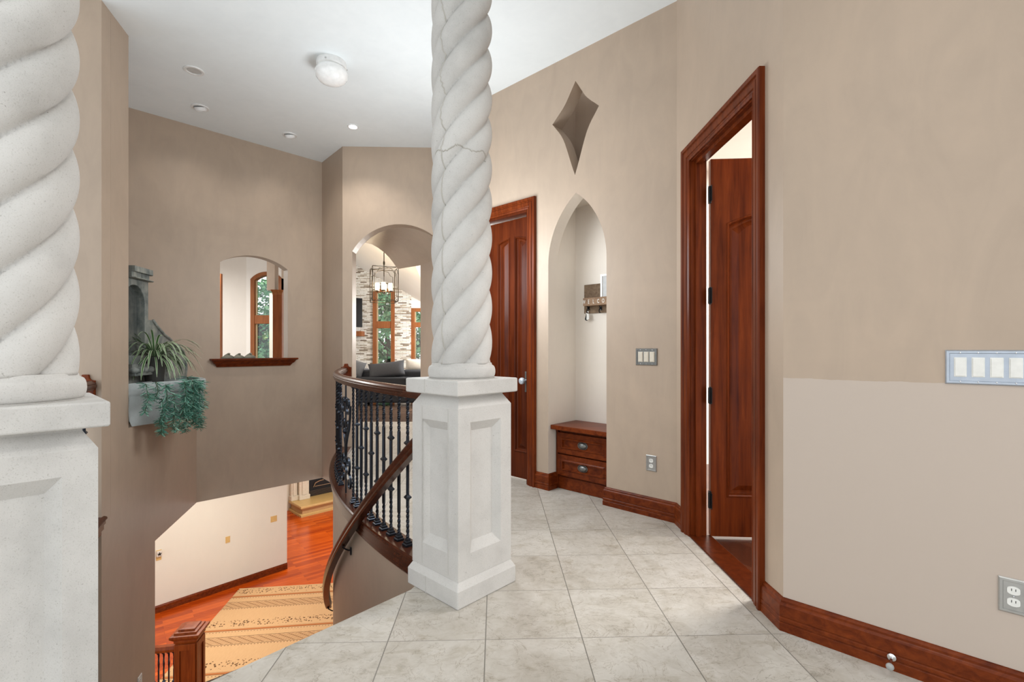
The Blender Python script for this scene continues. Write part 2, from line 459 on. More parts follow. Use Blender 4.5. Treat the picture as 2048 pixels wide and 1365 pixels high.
# ---- wall G with the doorway, wall H
gLen = (PDG - PGH).length
uGn, _ = WG.uz(1509.5); uGf, _ = WG.uz(1381)
uGn += .0; _, zGdoor = WG.uz(1509.5, 192)
zGdoor = min(zGdoor, 2.47)
print('doorG', uGn, uGf, zGdoor, 'doorD', zDdoor, 'niche', na, zapex)
wall_panel('wall_doorway', WG, 0, gLen, 0, ZC, M_wall, .10,
           outline=[(0, 0), (uGn, 0), (uGn, zGdoor), (uGf, zGdoor), (uGf, 0), (gLen, 0), (gLen, ZC), (0, ZC)])
wall_panel('wall_right', WH, 0, 2.6, 0, ZC, M_wallH, .14)
# ---- wall F with the archway
fL, zfs = WF.uz(704.5, 503); fR, _ = WF.uz(895); _, zfa = WF.uz(800, 448.7)
fc = (fL + fR)/2; fa = (fR - fL)/2; fr = (fa*fa + (zfa-zfs)**2)/(2*(zfa-zfs))
def seg_arch(c, a, zs, za, n=20):
    r = (a*a + (za-zs)**2)/(2*(za-zs)); zc = za - r; t1 = math.asin(a/r)
    return [(c + r*sin(t), zc + r*cos(t)) for t in [-t1 + 2*t1*i/n for i in range(n+1)]]
farch = seg_arch(fc, fa, zfs, zfa)
uFend = WF.uz(940)[0]
wall_panel('wall_archway', WF, 0, uFend, 0, ZC, M_wall, .16,
           outline=[(0, -.3), (0, ZC), (uFend, ZC), (uFend, 0), (fR, 0)] + list(reversed(farch)) + [(fL, 0), (fL, -.3)])
# return wall from D to F (behind the column)
pDe = WD.pt(uDend, 0); pFe = WF.pt(uFend, 0)
WR = Plane((pDe.x, pDe.y), (pFe.x - pDe.x, pFe.y - pDe.y), N=Vector((-1, 0)))
wall_panel('wall_return', WR, 0, hypot(pFe.x-pDe.x, pFe.y-pDe.y), 0, ZC, M_wall, .12)
# archway tunnel: soffit lofted from the near arch to the slanted far opening
far_px = [(704.5, 503), (708, 498), (716, 489.5), (731, 485.8), (744, 489), (757, 496.5), (768, 505), (778, 515), (786, 525), (793, 535), (797.5, 538.2), (841, 531)]
far_d = [5.98, 6.15, 6.6, 7.0, 7.06, 7.08, 7.1, 7.1, 7.1, 7.09, 7.08, 6.78]
far = [at(p[0], p[1], d) for p, d in zip(far_px, far_d)]
near_t = [0, .05, .12, .20, .28, .36, .45, .54, .63, .72, .82, 1.0]
near = []
for t in near_t:
    k = t*20; i = min(19, int(k)); w = k - i
    u = farch[i][0]*(1-w) + farch[i+1][0]*w; z = farch[i][1]*(1-w) + farch[i+1][1]*w
    near.append(WF.pt(u, z, .16))
sf = MB()
up = Vector((0, 0, .05))
sf.rings([[n_, f_, f_ + up, n_ + up] for n_, f_ in zip(near, far)], cap=True)
struct(sf.build('trim_archway_soffit', M_wall, smooth=30))
fe = far[-1]; ne = near[-1]
jb = MB()
jb.prism([(ne.x, ne.y), (fe.x, fe.y), (fe.x + .15, fe.y + .05), (ne.x + .15, ne.y)], 0, fe.z + .1)
struct(jb.build('wall_archway_side', M_wall))
# ---- walls E, A, B, C
wall_panel('wall_corner', WE, -.0, (PAE-PEF).length, ZB, ZC, M_wall, .12)
aL = (PAE - PA0).length
hl, hz0 = WA.uz(440, 717.8); hr, _ = WA.uz(575.5, 717); _, hzl = WA.uz(440, 523); _, hzr = WA.uz(575.5, 541); _, hza = WA.uz(507, 513)
ha = (hr - hl)/2; hzs = (hzl + hzr)/2
print('A opening', hl, hr, hz0, hzl, hzr, hza)
harch = seg_arch((hl+hr)/2, ha, hzs, max(hza, hzs + .12))
wall_panel('wall_stairwell', WA, 0, aL, ZB, ZC, M_wall, .13,
           holes=[[(hl, hz0), (hr, hz0)] + list(reversed(harch))], outline=[(-1.3, ZB), (aL, ZB), (aL, ZC), (-1.3, ZC)])
uJ = WB.uz(257)[0]; uK = WB.uz(310)[0]; bL = (PAB-PBC).length; zled = .60
wall_panel('wall_fountain_niche', WB, 0, bL, ZL, ZC, M_wall, .05,
           outline=[(0, ZL), (uK, ZL), (uK, ZB), (bL, ZB), (bL, zled), (uJ, zled), (uJ, ZC), (.131, ZC), (.131, 0), (0, 0)])
led = MB()
q = [WB.pt(uJ, 0, .05), WB.pt(bL, 0, .05), Vector((PA0.x, PA0.y, 0)), WB.pt(uJ - .1, 0, .6)]
led.prism([(p.x, p.y) for p in q], zled - .06, zled)
struct(led.build('wall_fountain_ledge', M_wall))
cL = PBC - EU*1.75; cR = PBC + WB.D*.13
struct(MB().prism([(PBC.x, PBC.y), (cR.x, cR.y), (cL.x, cR.y), (cL.x, cL.y)], 0, ZC).build('wall_landing', M_wall))
q0 = PBC + WB.D*.128

# ---- ceiling
cpoly = [(-4.95, -2.6), (3.3, -2.6), (3.3, .05), (1.26, 2.13), (1.26, 3.44), (-.42, 5.1), (-.42, 5.98), (-2.09, 5.96), (-2.57, 6.43), (-4.0, 5.0), (-4.95, 4.0), (-4.95, 3.3)]
struct(MB().prism(cpoly, ZC, ZC + .12).build('ceiling', M_ceil))
# ---- upper floor
edgeA = gp(430, 1360); edgeB = gp(822, 1180); ed = (edgeB - edgeA).normalized()
pL = Vector((-1.449, 1.389)); pM = Vector((-.262, 2.536))
eL = edgeA + ed * ((pL.x - edgeA.x)/ed.x)
fl = [(-4.6, -2.6), (3.3, -2.6), (3.3, .05), (1.187, 2.11), (1.162, 3.40), (.5, 4.6), (.5, 8.1), (-4.6, 8.1), (-2.4, 7.2), (-2.06, 5.9)]
a0 = ang_of((edgeB.x, edgeB.y)); aF = 189.3
for i in range(31):
    a = aF + (a0 - 1.0 - aF) * i/30; p = pol(R1 + .02, a); fl.append((p.x, p.y))
fl += [(edgeB.x, edgeB.y), (eL.x, eL.y)]
aS, aE2 = ang_of(pL), ang_of((-2.967, 3.39))
for i in range(1, 21):
    a = aS + (aE2 - aS)*i/20; p = pol(R2, a); fl.append((p.x, p.y))
fl += [(-3.1, 3.47), (-4.6, 3.47)]
struct(MB().prism(fl, -.16, 0).build('floor', M_tile))
# curved stairwell wall under the deck
cw = MB(); rings = []
for i in range(49):
    a = 188.2 + (a0 + .5 - 188.2)*i/48
    rings.append([pol(R1 + .034, a, -.03), pol(R1 + .034, a, ZL), pol(R1 - .1, a, ZL), pol(R1 - .1, a, -.03)])
cw.rings(rings); struct(cw.build('wall_stair_curve', M_wall, smooth=30))
# wall under the floor edge (stair head) and under the left guard
sw = MB()
hd = MB(); rings = []
for i in range(21):
    a = aS + (aE2 - aS)*i/20
    rings.append([pol(R2 + .0, a, -.03), pol(R2 + .0, a, ZL), pol(R2 + .12, a, ZL), pol(R2 + .12, a, -.03)])
hd.rings(rings); struct(hd.build('wall_stair_outer', M_wall, smooth=30))

# ---- stair flight (treads fall away below the floor edge)
NST = 16; rise = -ZL/NST; dth = 2.25
st = MB()
for k in range(NST - 1):
    t0 = a0 - dth*k; z = -rise*(k+1); n = 3
    inner = [pol(R1 + .045, t0 - dth*i/n) for i in range(n+1)]; outer = [pol(7.30, t0 - dth*i/n) for i in range(n+1)]
    poly = [(p.x, p.y) for p in inner] + [(p.x, p.y) for p in reversed(outer)]
    st.prism(poly, z - rise - .1, z)
struct(st.build('floor_stair_treads', M_plankU))

# ---- lower storey shell
lowf = MB().prism([(-9, 2.0), (2.0, 2.0), (2.0, 14.9), (-9, 14.9)], ZL - .1, ZL)
struct(lowf.build('floor_lower', M_plankL))
pc0 = gp(310, 1228, ZL); pc1 = gp(574, 1138, ZL)
WL = Plane(pc0, pc1 - pc0)
uL1 = (pc1 - pc0).length
wall_panel('wall_lower_cream', WL, -2.6, uL1, ZL, ZB, M_cream, .25)
# hearth corner survey
h0 = gp(602, 1036.5, ZL); hdir = Vector((.7, .714)).normalized(); hn = Vector((-hdir.y, hdir.x))
WFP = Plane(h0 + hn*.815 - hdir*.1, hdir, N=hn)
wall_panel('wall_lower_fireplace', WFP, -.75, 2.7, ZL, ZB, M_cream, .2)
wall_panel('wall_lower_far', Plane(WFP.pt(-.75, 0).xy, -hn*1.0 + hdir*-.9, N=Vector((-.4, .9))), -.6, 3.2, ZL, ZB, M_cream, .15)
lc = [(-9, 14.9), (-9, 3.0), (-4.05, 3.6), (WB.pt(uJ, 0, .06).x - .02, 3.8), (PAB.x - .04, PAB.y + .03), (PAE.x - .03, PAE.y + .06), (PEF.x + .02, PEF.y + .1), (2, 6.1), (2, 14.9)]
struct(MB().prism(lc, ZB, ZB + .12).build('ceiling_lower', M_white))

# ---- living room beyond the archway (upper storey)
struct(MB().prism([(-9.5, 8.1), (2.5, 8.1), (2.5, 14), (-9.5, 14)], -.12, 0).build('floor_living', M_plankU))
struct(MB().prism([(-9.5, 5.1), (-3.95, 5.1), (-2.55, 6.5), (-2.4, 7.2), (-4.6, 8.1), (-9.5, 8.1)], -.12, 0).build('floor_gallery', M_plankU))
SD = 12.0
def X(px, d=SD): return (px - CX)/FPX*d
def Z(py, d=SD): return EYE + (HY - py)/FPX*d
WS = Plane((0, SD), (1, 0), N=(0, 1))
wx0, wx1 = X(746), X(789.5); wtop = Z(577)
winarch = seg_arch((wx0+wx1)/2, (wx1-wx0)/2, wtop - .09, wtop)
so = [(X(628), 0), (wx0, 0)] + winarch + [(wx1, 0), (X(820.5), 0), (X(820.5), Z(590)), (X(790), Z(569)), (X(757), Z(548)), (X(690), Z(514)), (X(628), Z(478))]
wall_panel('wall_living_stone', WS, 0, 0, 0, 0, M_ledge, .25, outline=so)
W2 = Plane((0, SD + .12), (1, 0), N=(0, 1))
d2 = SD + .12
ox0, ox1 = X(822.5, d2), X(864, d2); oz1 = Z(617, d2)
wall_panel('wall_living_back', W2, 0, 0, 0, 0, M_white, .2, outline=[(X(820, d2), 0), (ox0, 0), (ox0, oz1), (ox1, oz1), (ox1, 0), (2.4, 0), (2.4, 4), (X(820, d2), 4)])
# sloping white ceiling over the living room
def zc_l(x, y): return Z(590) - .54*(x - X(820.5)) + .25*(SD - y)
cl = MB(); pts = [(-5.2, 12.3), (2.4, 12.3), (2.4, 5.6), (-2.0, 5.99), (-2.45, 6.6), (-5.2, 7.0)]
lo = [(x, y, max(2.35, zc_l(x, y)) if x < -1 else 2.4 + .25*(SD-y)) for x, y in pts]
lo = [(-5.2, 12.3, zc_l(-5.2, 12.3)), (-1.9, 12.3, zc_l(-1.9, 12.3)), (-1.9, 6.05, zc_l(-1.9, 6.05)), (-2.5, 6.9, zc_l(-2.5, 6.9)), (-5.2, 7.0, zc_l(-5.2, 7.0))]
lo2 = [(-1.9, 12.3, zc_l(-1.9, 12.3)), (2.4, 12.3, zc_l(-1.9, 12.3)), (2.4, 5.6, zc_l(-1.9, 5.6)), (-1.9, 6.05, zc_l(-1.9, 6.05))]
for L in (lo, lo2):
    n = len(L); cl.add(L + [(x, y, z + .1) for x, y, z in L], [tuple(range(n)), tuple(range(2*n-1, n-1, -1))] + [(i, (i+1) % n, (i+1) % n + n, i + n) for i in range(n)])
struct(cl.build('ceiling_living', M_white))
struct(MB().box((2.45, 9.2, 1.9), (.12, 7.2, 3.8)).build('wall_living_right', M_white))
# gallery room seen through the stairwell opening
GD = 10.5
gx0, gx1 = X(502, GD), X(566, GD); gtop = Z(544, GD)
garch = seg_arch((gx0+gx1)/2, (gx1-gx0)/2, gtop - .16, gtop)
gl = X(490, GD)
wall_panel('wall_gallery_window', Plane((0, GD), (1, 0), N=(0, 1)), 0, 0, 0, 0, M_white, .16,
           outline=[(gl, 0), (gx0, 0)] + garch + [(gx1, 0), (-4.18, 0), (-4.18, 4.2), (gl, 4.2)])
wall_panel('wall_gallery_left', Plane((gl + .05, GD + .015), (-.80, -.55), N=(-.57, .82)), 0, 3.4, 0, 4.2, M_white, .14)
struct(MB().prism([(-2.78, 7.05), (-4.28, 10.8), (-4.16, 10.85), (-2.66, 7.1)], 0, 4.2).build('wall_gallery_right', M_white))
struct(MB().prism([(-9.3, 6.2), (-3.98, 5.12), (-2.6, 6.55), (-2.7, 7.1), (-4.2, 10.7), (-9.3, 10.7)], Z(512, GD), Z(512, GD) + .1).build('ceiling_gallery', M_white))
# next room behind the open door
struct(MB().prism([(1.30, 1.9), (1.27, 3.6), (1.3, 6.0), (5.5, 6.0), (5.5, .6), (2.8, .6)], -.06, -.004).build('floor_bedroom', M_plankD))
struct(MB().box((3.3, 5.2, 1.6), (4.2, .12, 3.6)).build('wall_bedroom_back', M_white))
struct(MB().box((5.2, 2.9, 1.6), (.12, 4.6, 3.6)).build('wall_bedroom_right', M_white))
struct(MB().prism([(1.32, 2.2), (1.30, 3.6), (1.3, 5.3), (5.3, 5.3), (5.3, .6), (2.9, .6)], 3.1, 3.2).build('ceiling_bedroom', M_white))

# =================================================================== TRIM
def casing(P, ua, ub, zt, prof, z0=0.0):
    """mitred casing round an opening; prof = [(outward, protrusion)]"""
    lo, hi = min(ua, ub), max(ua, ub)
    M = MB(); n = len(prof)
    rings = [[P.pt(lo - a, z0, -b) for a, b in prof], [P.pt(lo - a, zt + a, -b) for a, b in prof],
             [P.pt(hi + a, zt + a, -b) for a, b in prof], [P.pt(hi + a, z0, -b) for a, b in prof]]
    return M.rings(rings)
CPROF = [(-.004, 0), (-.004, .012), (.008, .016), (.016, .012), (.022, .014), (.026, .021), (.050, .025), (.056, .019), (.064, .021), (.068, .030), (.088, .032), (.092, .026), (.092, 0)]
def panel_door(M, w, h, t, mat_s, mat_p, name, panels, stile_parts=True):
    pass
BPROF = [(0, 0), (.022, 0), (.022, .034), (.0185, .037), (.0185, .040), (.022, .043), (.022, .056), (.0185, .059), (.0185, .062), (.021, .065), (.021, .112), (.018, .118), (.013, .122), (.013, .130), (.007, .138), (0, .140)]
def baseboard(name, pts, z0=0.0, k=1.0, mat=None):
    """pts: wall-face corner points, walked so that the room lies to the left"""
    P = [Vector(p) for p in pts]; rings = []
    for i, p in enumerate(P):
        ns = []
        if i > 0: t = (p - P[i-1]).normalized(); ns.append(Vector((-t.y, t.x)))
        if i < len(P)-1: t = (P[i+1] - p).normalized(); ns.append(Vector((-t.y, t.x)))
        n = sum(ns, Vector((0, 0))); n.normalize(); n = n / n.dot(ns[0])
        rings.append([Vector((p.x + n.x*b*k, p.y + n.y*b*k, z0 + z*k)) for b, z in BPROF])
    o = MB().rings(rings).build(name, mat or M_cherryX, smooth=25)
    return struct(o)
gN = WG.pt(uGn - .092, 0).xy; gF = WG.pt(uGf + .092, 0).xy
hEnd = WH.pt(2.4, 0).xy
baseboard('baseboard_right', [gN, PGH, hEnd][::-1])
dR = WD.pt(nr - .0, 0).xy; dR2 = WD.pt(nr, 0, .10).xy
baseboard('baseboard_niche', [gF, PDG, dR, dR2][::1] if False else [dR2, dR, PDG, gF][::-1])
dN = WD.pt(nl, 0).xy; dN2 = WD.pt(nl, 0, .10).xy; dC = WD.pt(uDdr - .092, 0).xy
baseboard('baseboard_door', [dN2, dN, dC])

def slab_panels(Mx, w, h, t, panels, field, mat, parent, name):
    """raised-panel door face on local -Y side: frame slab plus bevelled recesses"""
    out = [(0, 0), (w, 0), (w, h), (0, h)]
    loops = []
    for (x0, x1, z0, z1, rise_) in panels:
        top = [(x0 + (x1-x0)*i/8, z1 + rise_[0] + (rise_[1]-rise_[0])*(sin(pi/2*i/8) if rise_[1] > rise_[0] else 1 - cos(pi/2*i/8))) for i in range(9)]
        loops.append([(x0, z0), (x1, z0)] + list(reversed(top)))
    R = Mx @ Matrix(((1, 0, 0, 0), (0, 0, 1, 0), (0, 1, 0, 0), (0, 0, 0, 1)))   # (x,z,depth)
    fr = MB().prism(out, 0, t, R, loops).build(name, mat, parent, bevel=.003)
    return fr, loops, R
def shrink(loop, k):
    xs = [p[0] for p in loop]; zs = [p[1] for p in loop]; cx, cz = (min(xs)+max(xs))/2, (min(zs)+max(zs))/2
    wx, wz = (max(xs)-min(xs))/2, (max(zs)-min(zs))/2
    return [(cx + (x-cx)*(wx-k)/wx, cz + (z-cz)*(wz-k)/wz) for x, z in loop]
def raised(loop, R, mat, parent, t):
    m = MB()
    lv = [(-.016, .0), (-.013, -.006), (-.006, -.0075), (.0, -.001), (.004, .014), (.012, .022), (.024, .022), (.060, .004), (.066, .004)]
    rings = [[R @ Vector((x, z, y)) for x, z in shrink(loop, k)] for k, y in lv]
    n = len(loop)
    m.rings(rings, cap=False)
    m.add(rings[-1], [tuple(range(n))])
    return m.build('door_panel', mat, parent, smooth=20)

# ---- door 1: closed door in the niche wall
d1 = thing('door_1', WD.pt((uDdr+uDdl)/2, 0, .1), 'tall closed dark cherry door with two long panels, partly behind the twisted stone column', 'door'); d1['kind'] = 'structure'
casing(WD, uDdr, uDdl, zDdoor, CPROF).build('door_casing', M_cherry, d1, smooth=25)
jm = MB()
for uu in (uDdr + .012, uDdl - .012):
    jm.box((0, .065, zDdoor/2), (.024, .13, zDdoor), WD.mat(uu, 0, 0))
jm.box((0, .065, zDdoor - .012), (DOORW - .05, .13, .024), WD.mat((uDdr+uDdl)/2, 0, 0))
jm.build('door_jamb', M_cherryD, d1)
dw, dh = DOORW - .05, zDdoor - .045
MD = WD.mat(uDdl - .025, .012, .085, flip=True)    # X from far (left) to near (right)
def xd(px):   # pixel column on the slab plane -> local x
    Ps = Plane(WD.pt(0, 0, .085).xy, WD.D, N=WD.N); return (uDdl - .025) - Ps.uz(px)[0]
x1a, x1b, x2a = xd(997), xd(1017.5), xd(1031)
x2b = min(dw - .10, x2a + (x1b - x1a))
pw = x1b - x1a
panels = [(x1a, x1b, .26, dh - .20, (0, .0)), (x2a, x2a + pw, .26, dh - .20, (0, .0))]
panels = [(a, b, .26, dh - .23, (0.02, .05) if i == 0 else (.05, .02)) for i, (a, b) in enumerate([(x1a, x1b), (x2a, min(x2a + pw, dw - .05))])]
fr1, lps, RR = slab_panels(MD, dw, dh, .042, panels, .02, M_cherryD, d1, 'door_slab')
for lp in lps: raised(lp, RR, M_cherryD, d1, .042)
kp = Plane(WD.pt(0, 0, .085).xy, WD.D, N=WD.N); ku, kz = kp.uz(1052, 762)
ep = MB().box((0, -.003, 0), (.045, .006, .19), kp.mat(ku - .012, kz - .01)).build('escutcheon', M_pewter, d1, bevel=.003)
Mk = kp.mat(ku, kz) @ Matrix.Rotation(radians(90), 4, 'X')
kn = MB().lathe([(.001, -.006), (.012, -.006), (.012, .03), (.018, .034), (.03, .046), (.033, .058), (.028, .072), (.014, .08), (.001, .081)], 10, Mk).build('door_knob', simple('clear_glass_knob', (.62, .70, .78), .08, .35, .9), ep)
kn['label'] = 'faceted glass door knob'

# ---- door 2: doorway in wall G with the door swung into the next room
d2o = thing('door_2', WG.pt((uGn+uGf)/2, 0, .07), 'tall cherry door standing open in its cherry-cased doorway', 'door'); d2o['kind'] = 'structure'
casing(WG, uGn, uGf, zGdoor, CPROF).build('door_casing', M_cherry, d2o, smooth=25)
jm = MB()
jm.box((0, .05, zGdoor/2), (.022, .10, zGdoor), WG.mat(uGn - .0, 0, 0)); jm.box((0, .05, zGdoor/2), (.022, .10, zGdoor), WG.mat(uGf + .0, 0, 0))
jm.box((0, .05, zGdoor - .0), (uGf - uGn, .10, .022), WG.mat((uGn+uGf)/2, 0, 0))
jm.box((0, .042, zGdoor/2), (.036, .035, zGdoor), WG.mat(uGf - .012, 0, 0)); jm.box((0, .042, zGdoor - .016), (uGf - uGn, .035, .034), WG.mat((uGn+uGf)/2, 0, 0))
jm.build('door_jamb', M_cherry, d2o)
MB().box((0, .06, .003), (uGf - uGn, .14, .014), WG.mat((uGn+uGf)/2, 0, 0)).build('threshold', M_cherryD, d2o, bevel=.003)
hinge = at(1421.5, 1075, 3.12); hinge = Vector((hinge.x, hinge.y, .012))
gw = .80; gh = 2.43
M2 = frame(hinge.x, hinge.y, .012, -4)
pan = [(.115, .335, .27, gh - .42, (-.01, .055)), (.43, .665, .27, gh - .42, (.055, -.01))]
fr2, lps, RR = slab_panels(M2, gw, gh, .044, pan, .02, M_cherry, d2o, 'door_slab')
for lp in lps: raised(lp, RR, M_cherry, d2o, .044)
for zz in (.25, .92, 1.56, 2.21):
    hg = MB()
    hg.box((-.012, .0, 0), (.008, .05, .10), frame(hinge.x, hinge.y, zz, -20)); hg.tube([(hinge.x - .006, hinge.y - .008, zz - .055), (hinge.x - .006, hinge.y - .008, zz + .055)], .007)
    hg.box((-.03, .004, 0), (.045, .004, .10), frame(hinge.x, hinge.y, zz, 80))
    h_ = hg.build('hinge', M_black, d2o)

# ---- curved cap board and fascia along the deck edge is part of the balustrade
# =================================================================== COLUMNS
def twisted_column(cx, cy, label, ph0, seam=None):
    root = thing('twisted_column', (cx, cy, 0), label, 'column', 'pair of twisted stone columns', rz=radians(1.9 + 45))
    M = frame(cx, cy, 0, 46.9)
    def sq(prof, name, bev=.006):
        m = MB(); m.rings([[(-h, -h, z), (h, -h, z), (h, h, z), (-h, h, z)] for h, z in prof], M=M)
        return m.build(name, M_stone, root, bevel=bev)
    hb = .2
    sq([(hb, 0), (hb, .083), (hb - .004, .09), (.180, .118), (.180, .13)], 'plinth')
    # body with sunk panels on four sides
    body = MB(); hs = .1815; zt0, zt1 = .118, .985
    lv = [(.0, .0)]
    pz0, pz1, pxh = .235, .865, .105
    for k in range(4):
        Rk = M @ Matrix.Rotation(pi/2*k, 4, 'Z')
        o = [(-hs, zt0), (hs, zt0), (hs, zt1 - .05), (-hs, zt1 - .05)]
        i1 = [(-pxh, pz0), (pxh, pz0), (pxh, pz1), (-pxh, pz1)]
        i2 = [(-pxh + .034, pz0 + .045), (pxh - .034, pz0 + .045), (pxh - .034, pz1 - .045), (-pxh + .034, pz1 - .045)]
        rings = [[(x, -hs, z) for x, z in o], [(x, -hs, z) for x, z in i1], [(x, -hs + .030, z) for x, z in i2]]
        body.rings(rings, cap=False, M=Rk)
        body.add(rings[-1], [(0, 1, 2, 3)], Rk)
    body.rings([[(-h, -h, z), (h, -h, z), (h, h, z), (-h, h, z)] for h, z in [(hs, zt1 - .05), (.150, zt1), (.150, 1.0)]], M=M, cap=False)
    bo = body.build('pedestal_body', M_stone, root)
    hc = .206
    sq([(hc - .004, .996), (hc, 1.0), (hc, 1.065), (hc - .004, 1.069)], 'pedestal_cap', .003)
    # mortar joints on the stair side
    M2 = frame(cx, cy, 0, 46.9)
    for (sz, nm) in (((.200, .0, .085), 0), ((.206, .998, 1.068), 1)):
        j = MB().box((-sz[0], .045, (sz[1]+sz[2])/2), (.003, .006, sz[2]-sz[1]), M2)
        j.build('mortar_joint', M_joint, root)
    for yy in (.098, -.108):
        MB().box((-hs, yy, .53), (.003, .005, .80), M2).build('mortar_joint', M_joint, root)
    C = frame(cx, cy, 1.069)
    pr = [(.168, -.002), (.171, .004)] + [(.163 + .012*cos(t), .034 + .030*sin(t)) for t in [(-pi/2 + pi*i/8)*.95 for i in range(9)]] + [(.158, .067), (.156, .075), (.153, .079), (.12, .079)]
    MB().lathe(pr, 56, C).build('base_ring', M_stone, root, smooth=50)
    # rope-twist shaft: five lobes, one turn every 0.9 m
    sm = MB(); rings = []; L = 5; pitch = .181*L; z0, z1 = 1.142, ZC
    nz = 250; ns = 150; dep = .040
    for i in range(nz + 1):
        z = z0 + (z1 - z0)*i/nz; ring = []
        for k in range(ns):
            th = 2*pi*k/ns
            s = ((th - ph0)*L/(2*pi) - (z - 1.142)/.181) % 1.0
            s = abs(2*s - 1)              # 1 at the groove
            prof = sqrt(max(0.0, 1 - (s*.985)**2))
            r = .158 - dep*(1 - prof)*1.05
            ring.append((r*cos(th), r*sin(th), z - 1.069))
        rings.append(ring)
    sm.rings(rings, M=C)
    shaft = sm.build('twisted_shaft', M_stone, root, smooth='all')
    def rad_at(th, z):
        s = ((th - ph0)*L/(2*pi) - (z - 1.142)/.181) % 1.0
        return .158 - dep*(1 - sqrt(max(0.0, 1 - (abs(2*s - 1)*.985)**2)))*1.05
    if seam is not None:      # joint between the two cast halves, and the patched break round the shaft
        j = MB(); rj = random.Random(2)
        pts = []
        for i in range(190):
            z = 1.145 + (ZC - 1.15)*i/189; wob = (.05*sin(z*31) + rj.uniform(-.03, .03))*(1.0 if z > 2.2 else .25)
            r = rad_at(seam + wob, z); pts.append((r*cos(seam + wob), r*sin(seam + wob), z - 1.069))
        j.tube(pts, .0034, 6, C)
        pts = []
        for i in range(70):
            th = seam - .45 + 2.2*i/69; z = 2.215 + .012*sin(th*7) - .02*(th - seam - .5)**2 + rj.uniform(-.004, .004)
            r = rad_at(th, z); pts.append((r*cos(th), r*sin(th), z - 1.069))
        j.tube(pts, .0032, 6, C)
        jo = j.build('mortar_seam', M_seam, shaft, smooth='all'); jo['label'] = 'mortar seam running up the shaft'
    return root
PH0 = radians(20)
colM = twisted_column(pM.x, pM.y, 'twisted stone column standing free at the middle of the hall, on its whole square pedestal', radians(-7), radians(-123))
colL = twisted_column(pL.x, pL.y, 'close-up twisted stone column cut off by the picture edge, beside the grey stairwell wall', radians(-16))

# =================================================================== BALUSTRADES
def arc_sweep(prof, r0, a_start, a_end, n, zf=None):
    rings = []
    for i in range(n + 1):
        a = a_start + (a_end - a_start)*i/n; dz = zf(a) if zf else 0
        rings.append([pol(r0 + o, a, z + dz) for o, z in prof])
    return MB().rings(rings)
RAILP = [(-.026, .932), (.026, .932), (.029, .940), (.029, .946), (.036, .952), (.037, .966), (.031, .971), (.033, .978), (.026, .990), (.012, .998), (-.012, .998), (-.026, .990), (-.033, .978), (-.031, .971), (-.037, .966), (-.036, .952), (-.029, .946), (-.029, .940)]
BASEP = [(-.075, .0), (-.075, .03), (-.07, .038), (.06, .040), (.070, .034), (.072, .022), (.064, .012), (.064, -.012), (.056, -.020), (.056, -.052), (.050, -.060), (.050, -.082), (.044, -.092), (.02, -.092), (.02, 0)]
def baluster_mesh(kind, x, y, deg):
    M = frame(x, y, 0, deg); h = .0068; m = MB(); rings = []
    z0, z1, n = .045, .945, 72; tw = 0.0
    for i in range(n + 1):
        t = i/n; z = z0 + (z1-z0)*t
        on = (t < .27 or t > .73) if kind == 2 else ((t < .45 or .55 < t) if kind == 3 else (t < .20 or t > .74))
        if on: tw += radians(38)
        hh = h*1.08 if on else h*1.15
        if not on:      # slender waists either side of a knuckle
            hh *= .95
        rings.append([(hh*1.414*cos(tw + pi/4 + k*pi/2), hh*1.414*sin(tw + pi/4 + k*pi/2), z) for k in range(4)])
    m.rings(rings, M=M); return m, M
def knuckle(z, M):
    return MB().lathe([(.008, z - .026), (.010, z - .016), (.0125, z - .013), (.024, z - .003), (.024, z + .003), (.0125, z + .013), (.010, z + .016), (.008, z + .026)], 4, M, rot=pi/4)
def shoe(M, z0=.040):
    return MB().lathe([(.001, z0), (.034, z0), (.034, z0 + .012), (.026, z0 + .016), (.026, z0 + .026), (.019, z0 + .030), (.017, z0 + .042), (.011, z0 + .046)], 4, M, rot=pi/4)
def topshoe(M):
    return MB().lathe([(.010, .912), (.017, .918), (.019, .926), (.028, .930), (.028, .9345)], 4, M, rot=pi/4)
def rosette(Mw, parent):
    """shouldered wall plate, local XZ, protrudes -Y"""
    w, h = .062, .115
    pts = [(-w, -.06), (w, -.06), (w, .055)] + [(.052 - .030*sin(t) , .055 + .03*(1-cos(t)) ) for t in [pi/2*i/5 for i in range(6)]] + [(.020, .095), (-.020, .095)] + [(-(.052 - .030*sin(t)), .055 + .03*(1-cos(t))) for t in [pi/2*i/5 for i in range(5, -1, -1)]] + [(-w, .055)]
    R = Mw @ Matrix(((1, 0, 0, 0), (0, 0, 1, -.022), (0, 1, 0, 0), (0, 0, 0, 1)))
    return MB().prism(pts, 0, .022, R).build('rosette', M_cherry, parent, bevel=.004)
def scroll(pts, r, seg=8):
    return pts
def spiral(c, r0, r1, a0_, a1_, n=26):
    return [(c[0] + (r0 + (r1-r0)*i/n)*cos(a0_ + (a1_-a0_)*i/n), c[1] + (r0 + (r1-r0)*i/n)*sin(a0_ + (a1_-a0_)*i/n)) for i in range(n+1)]

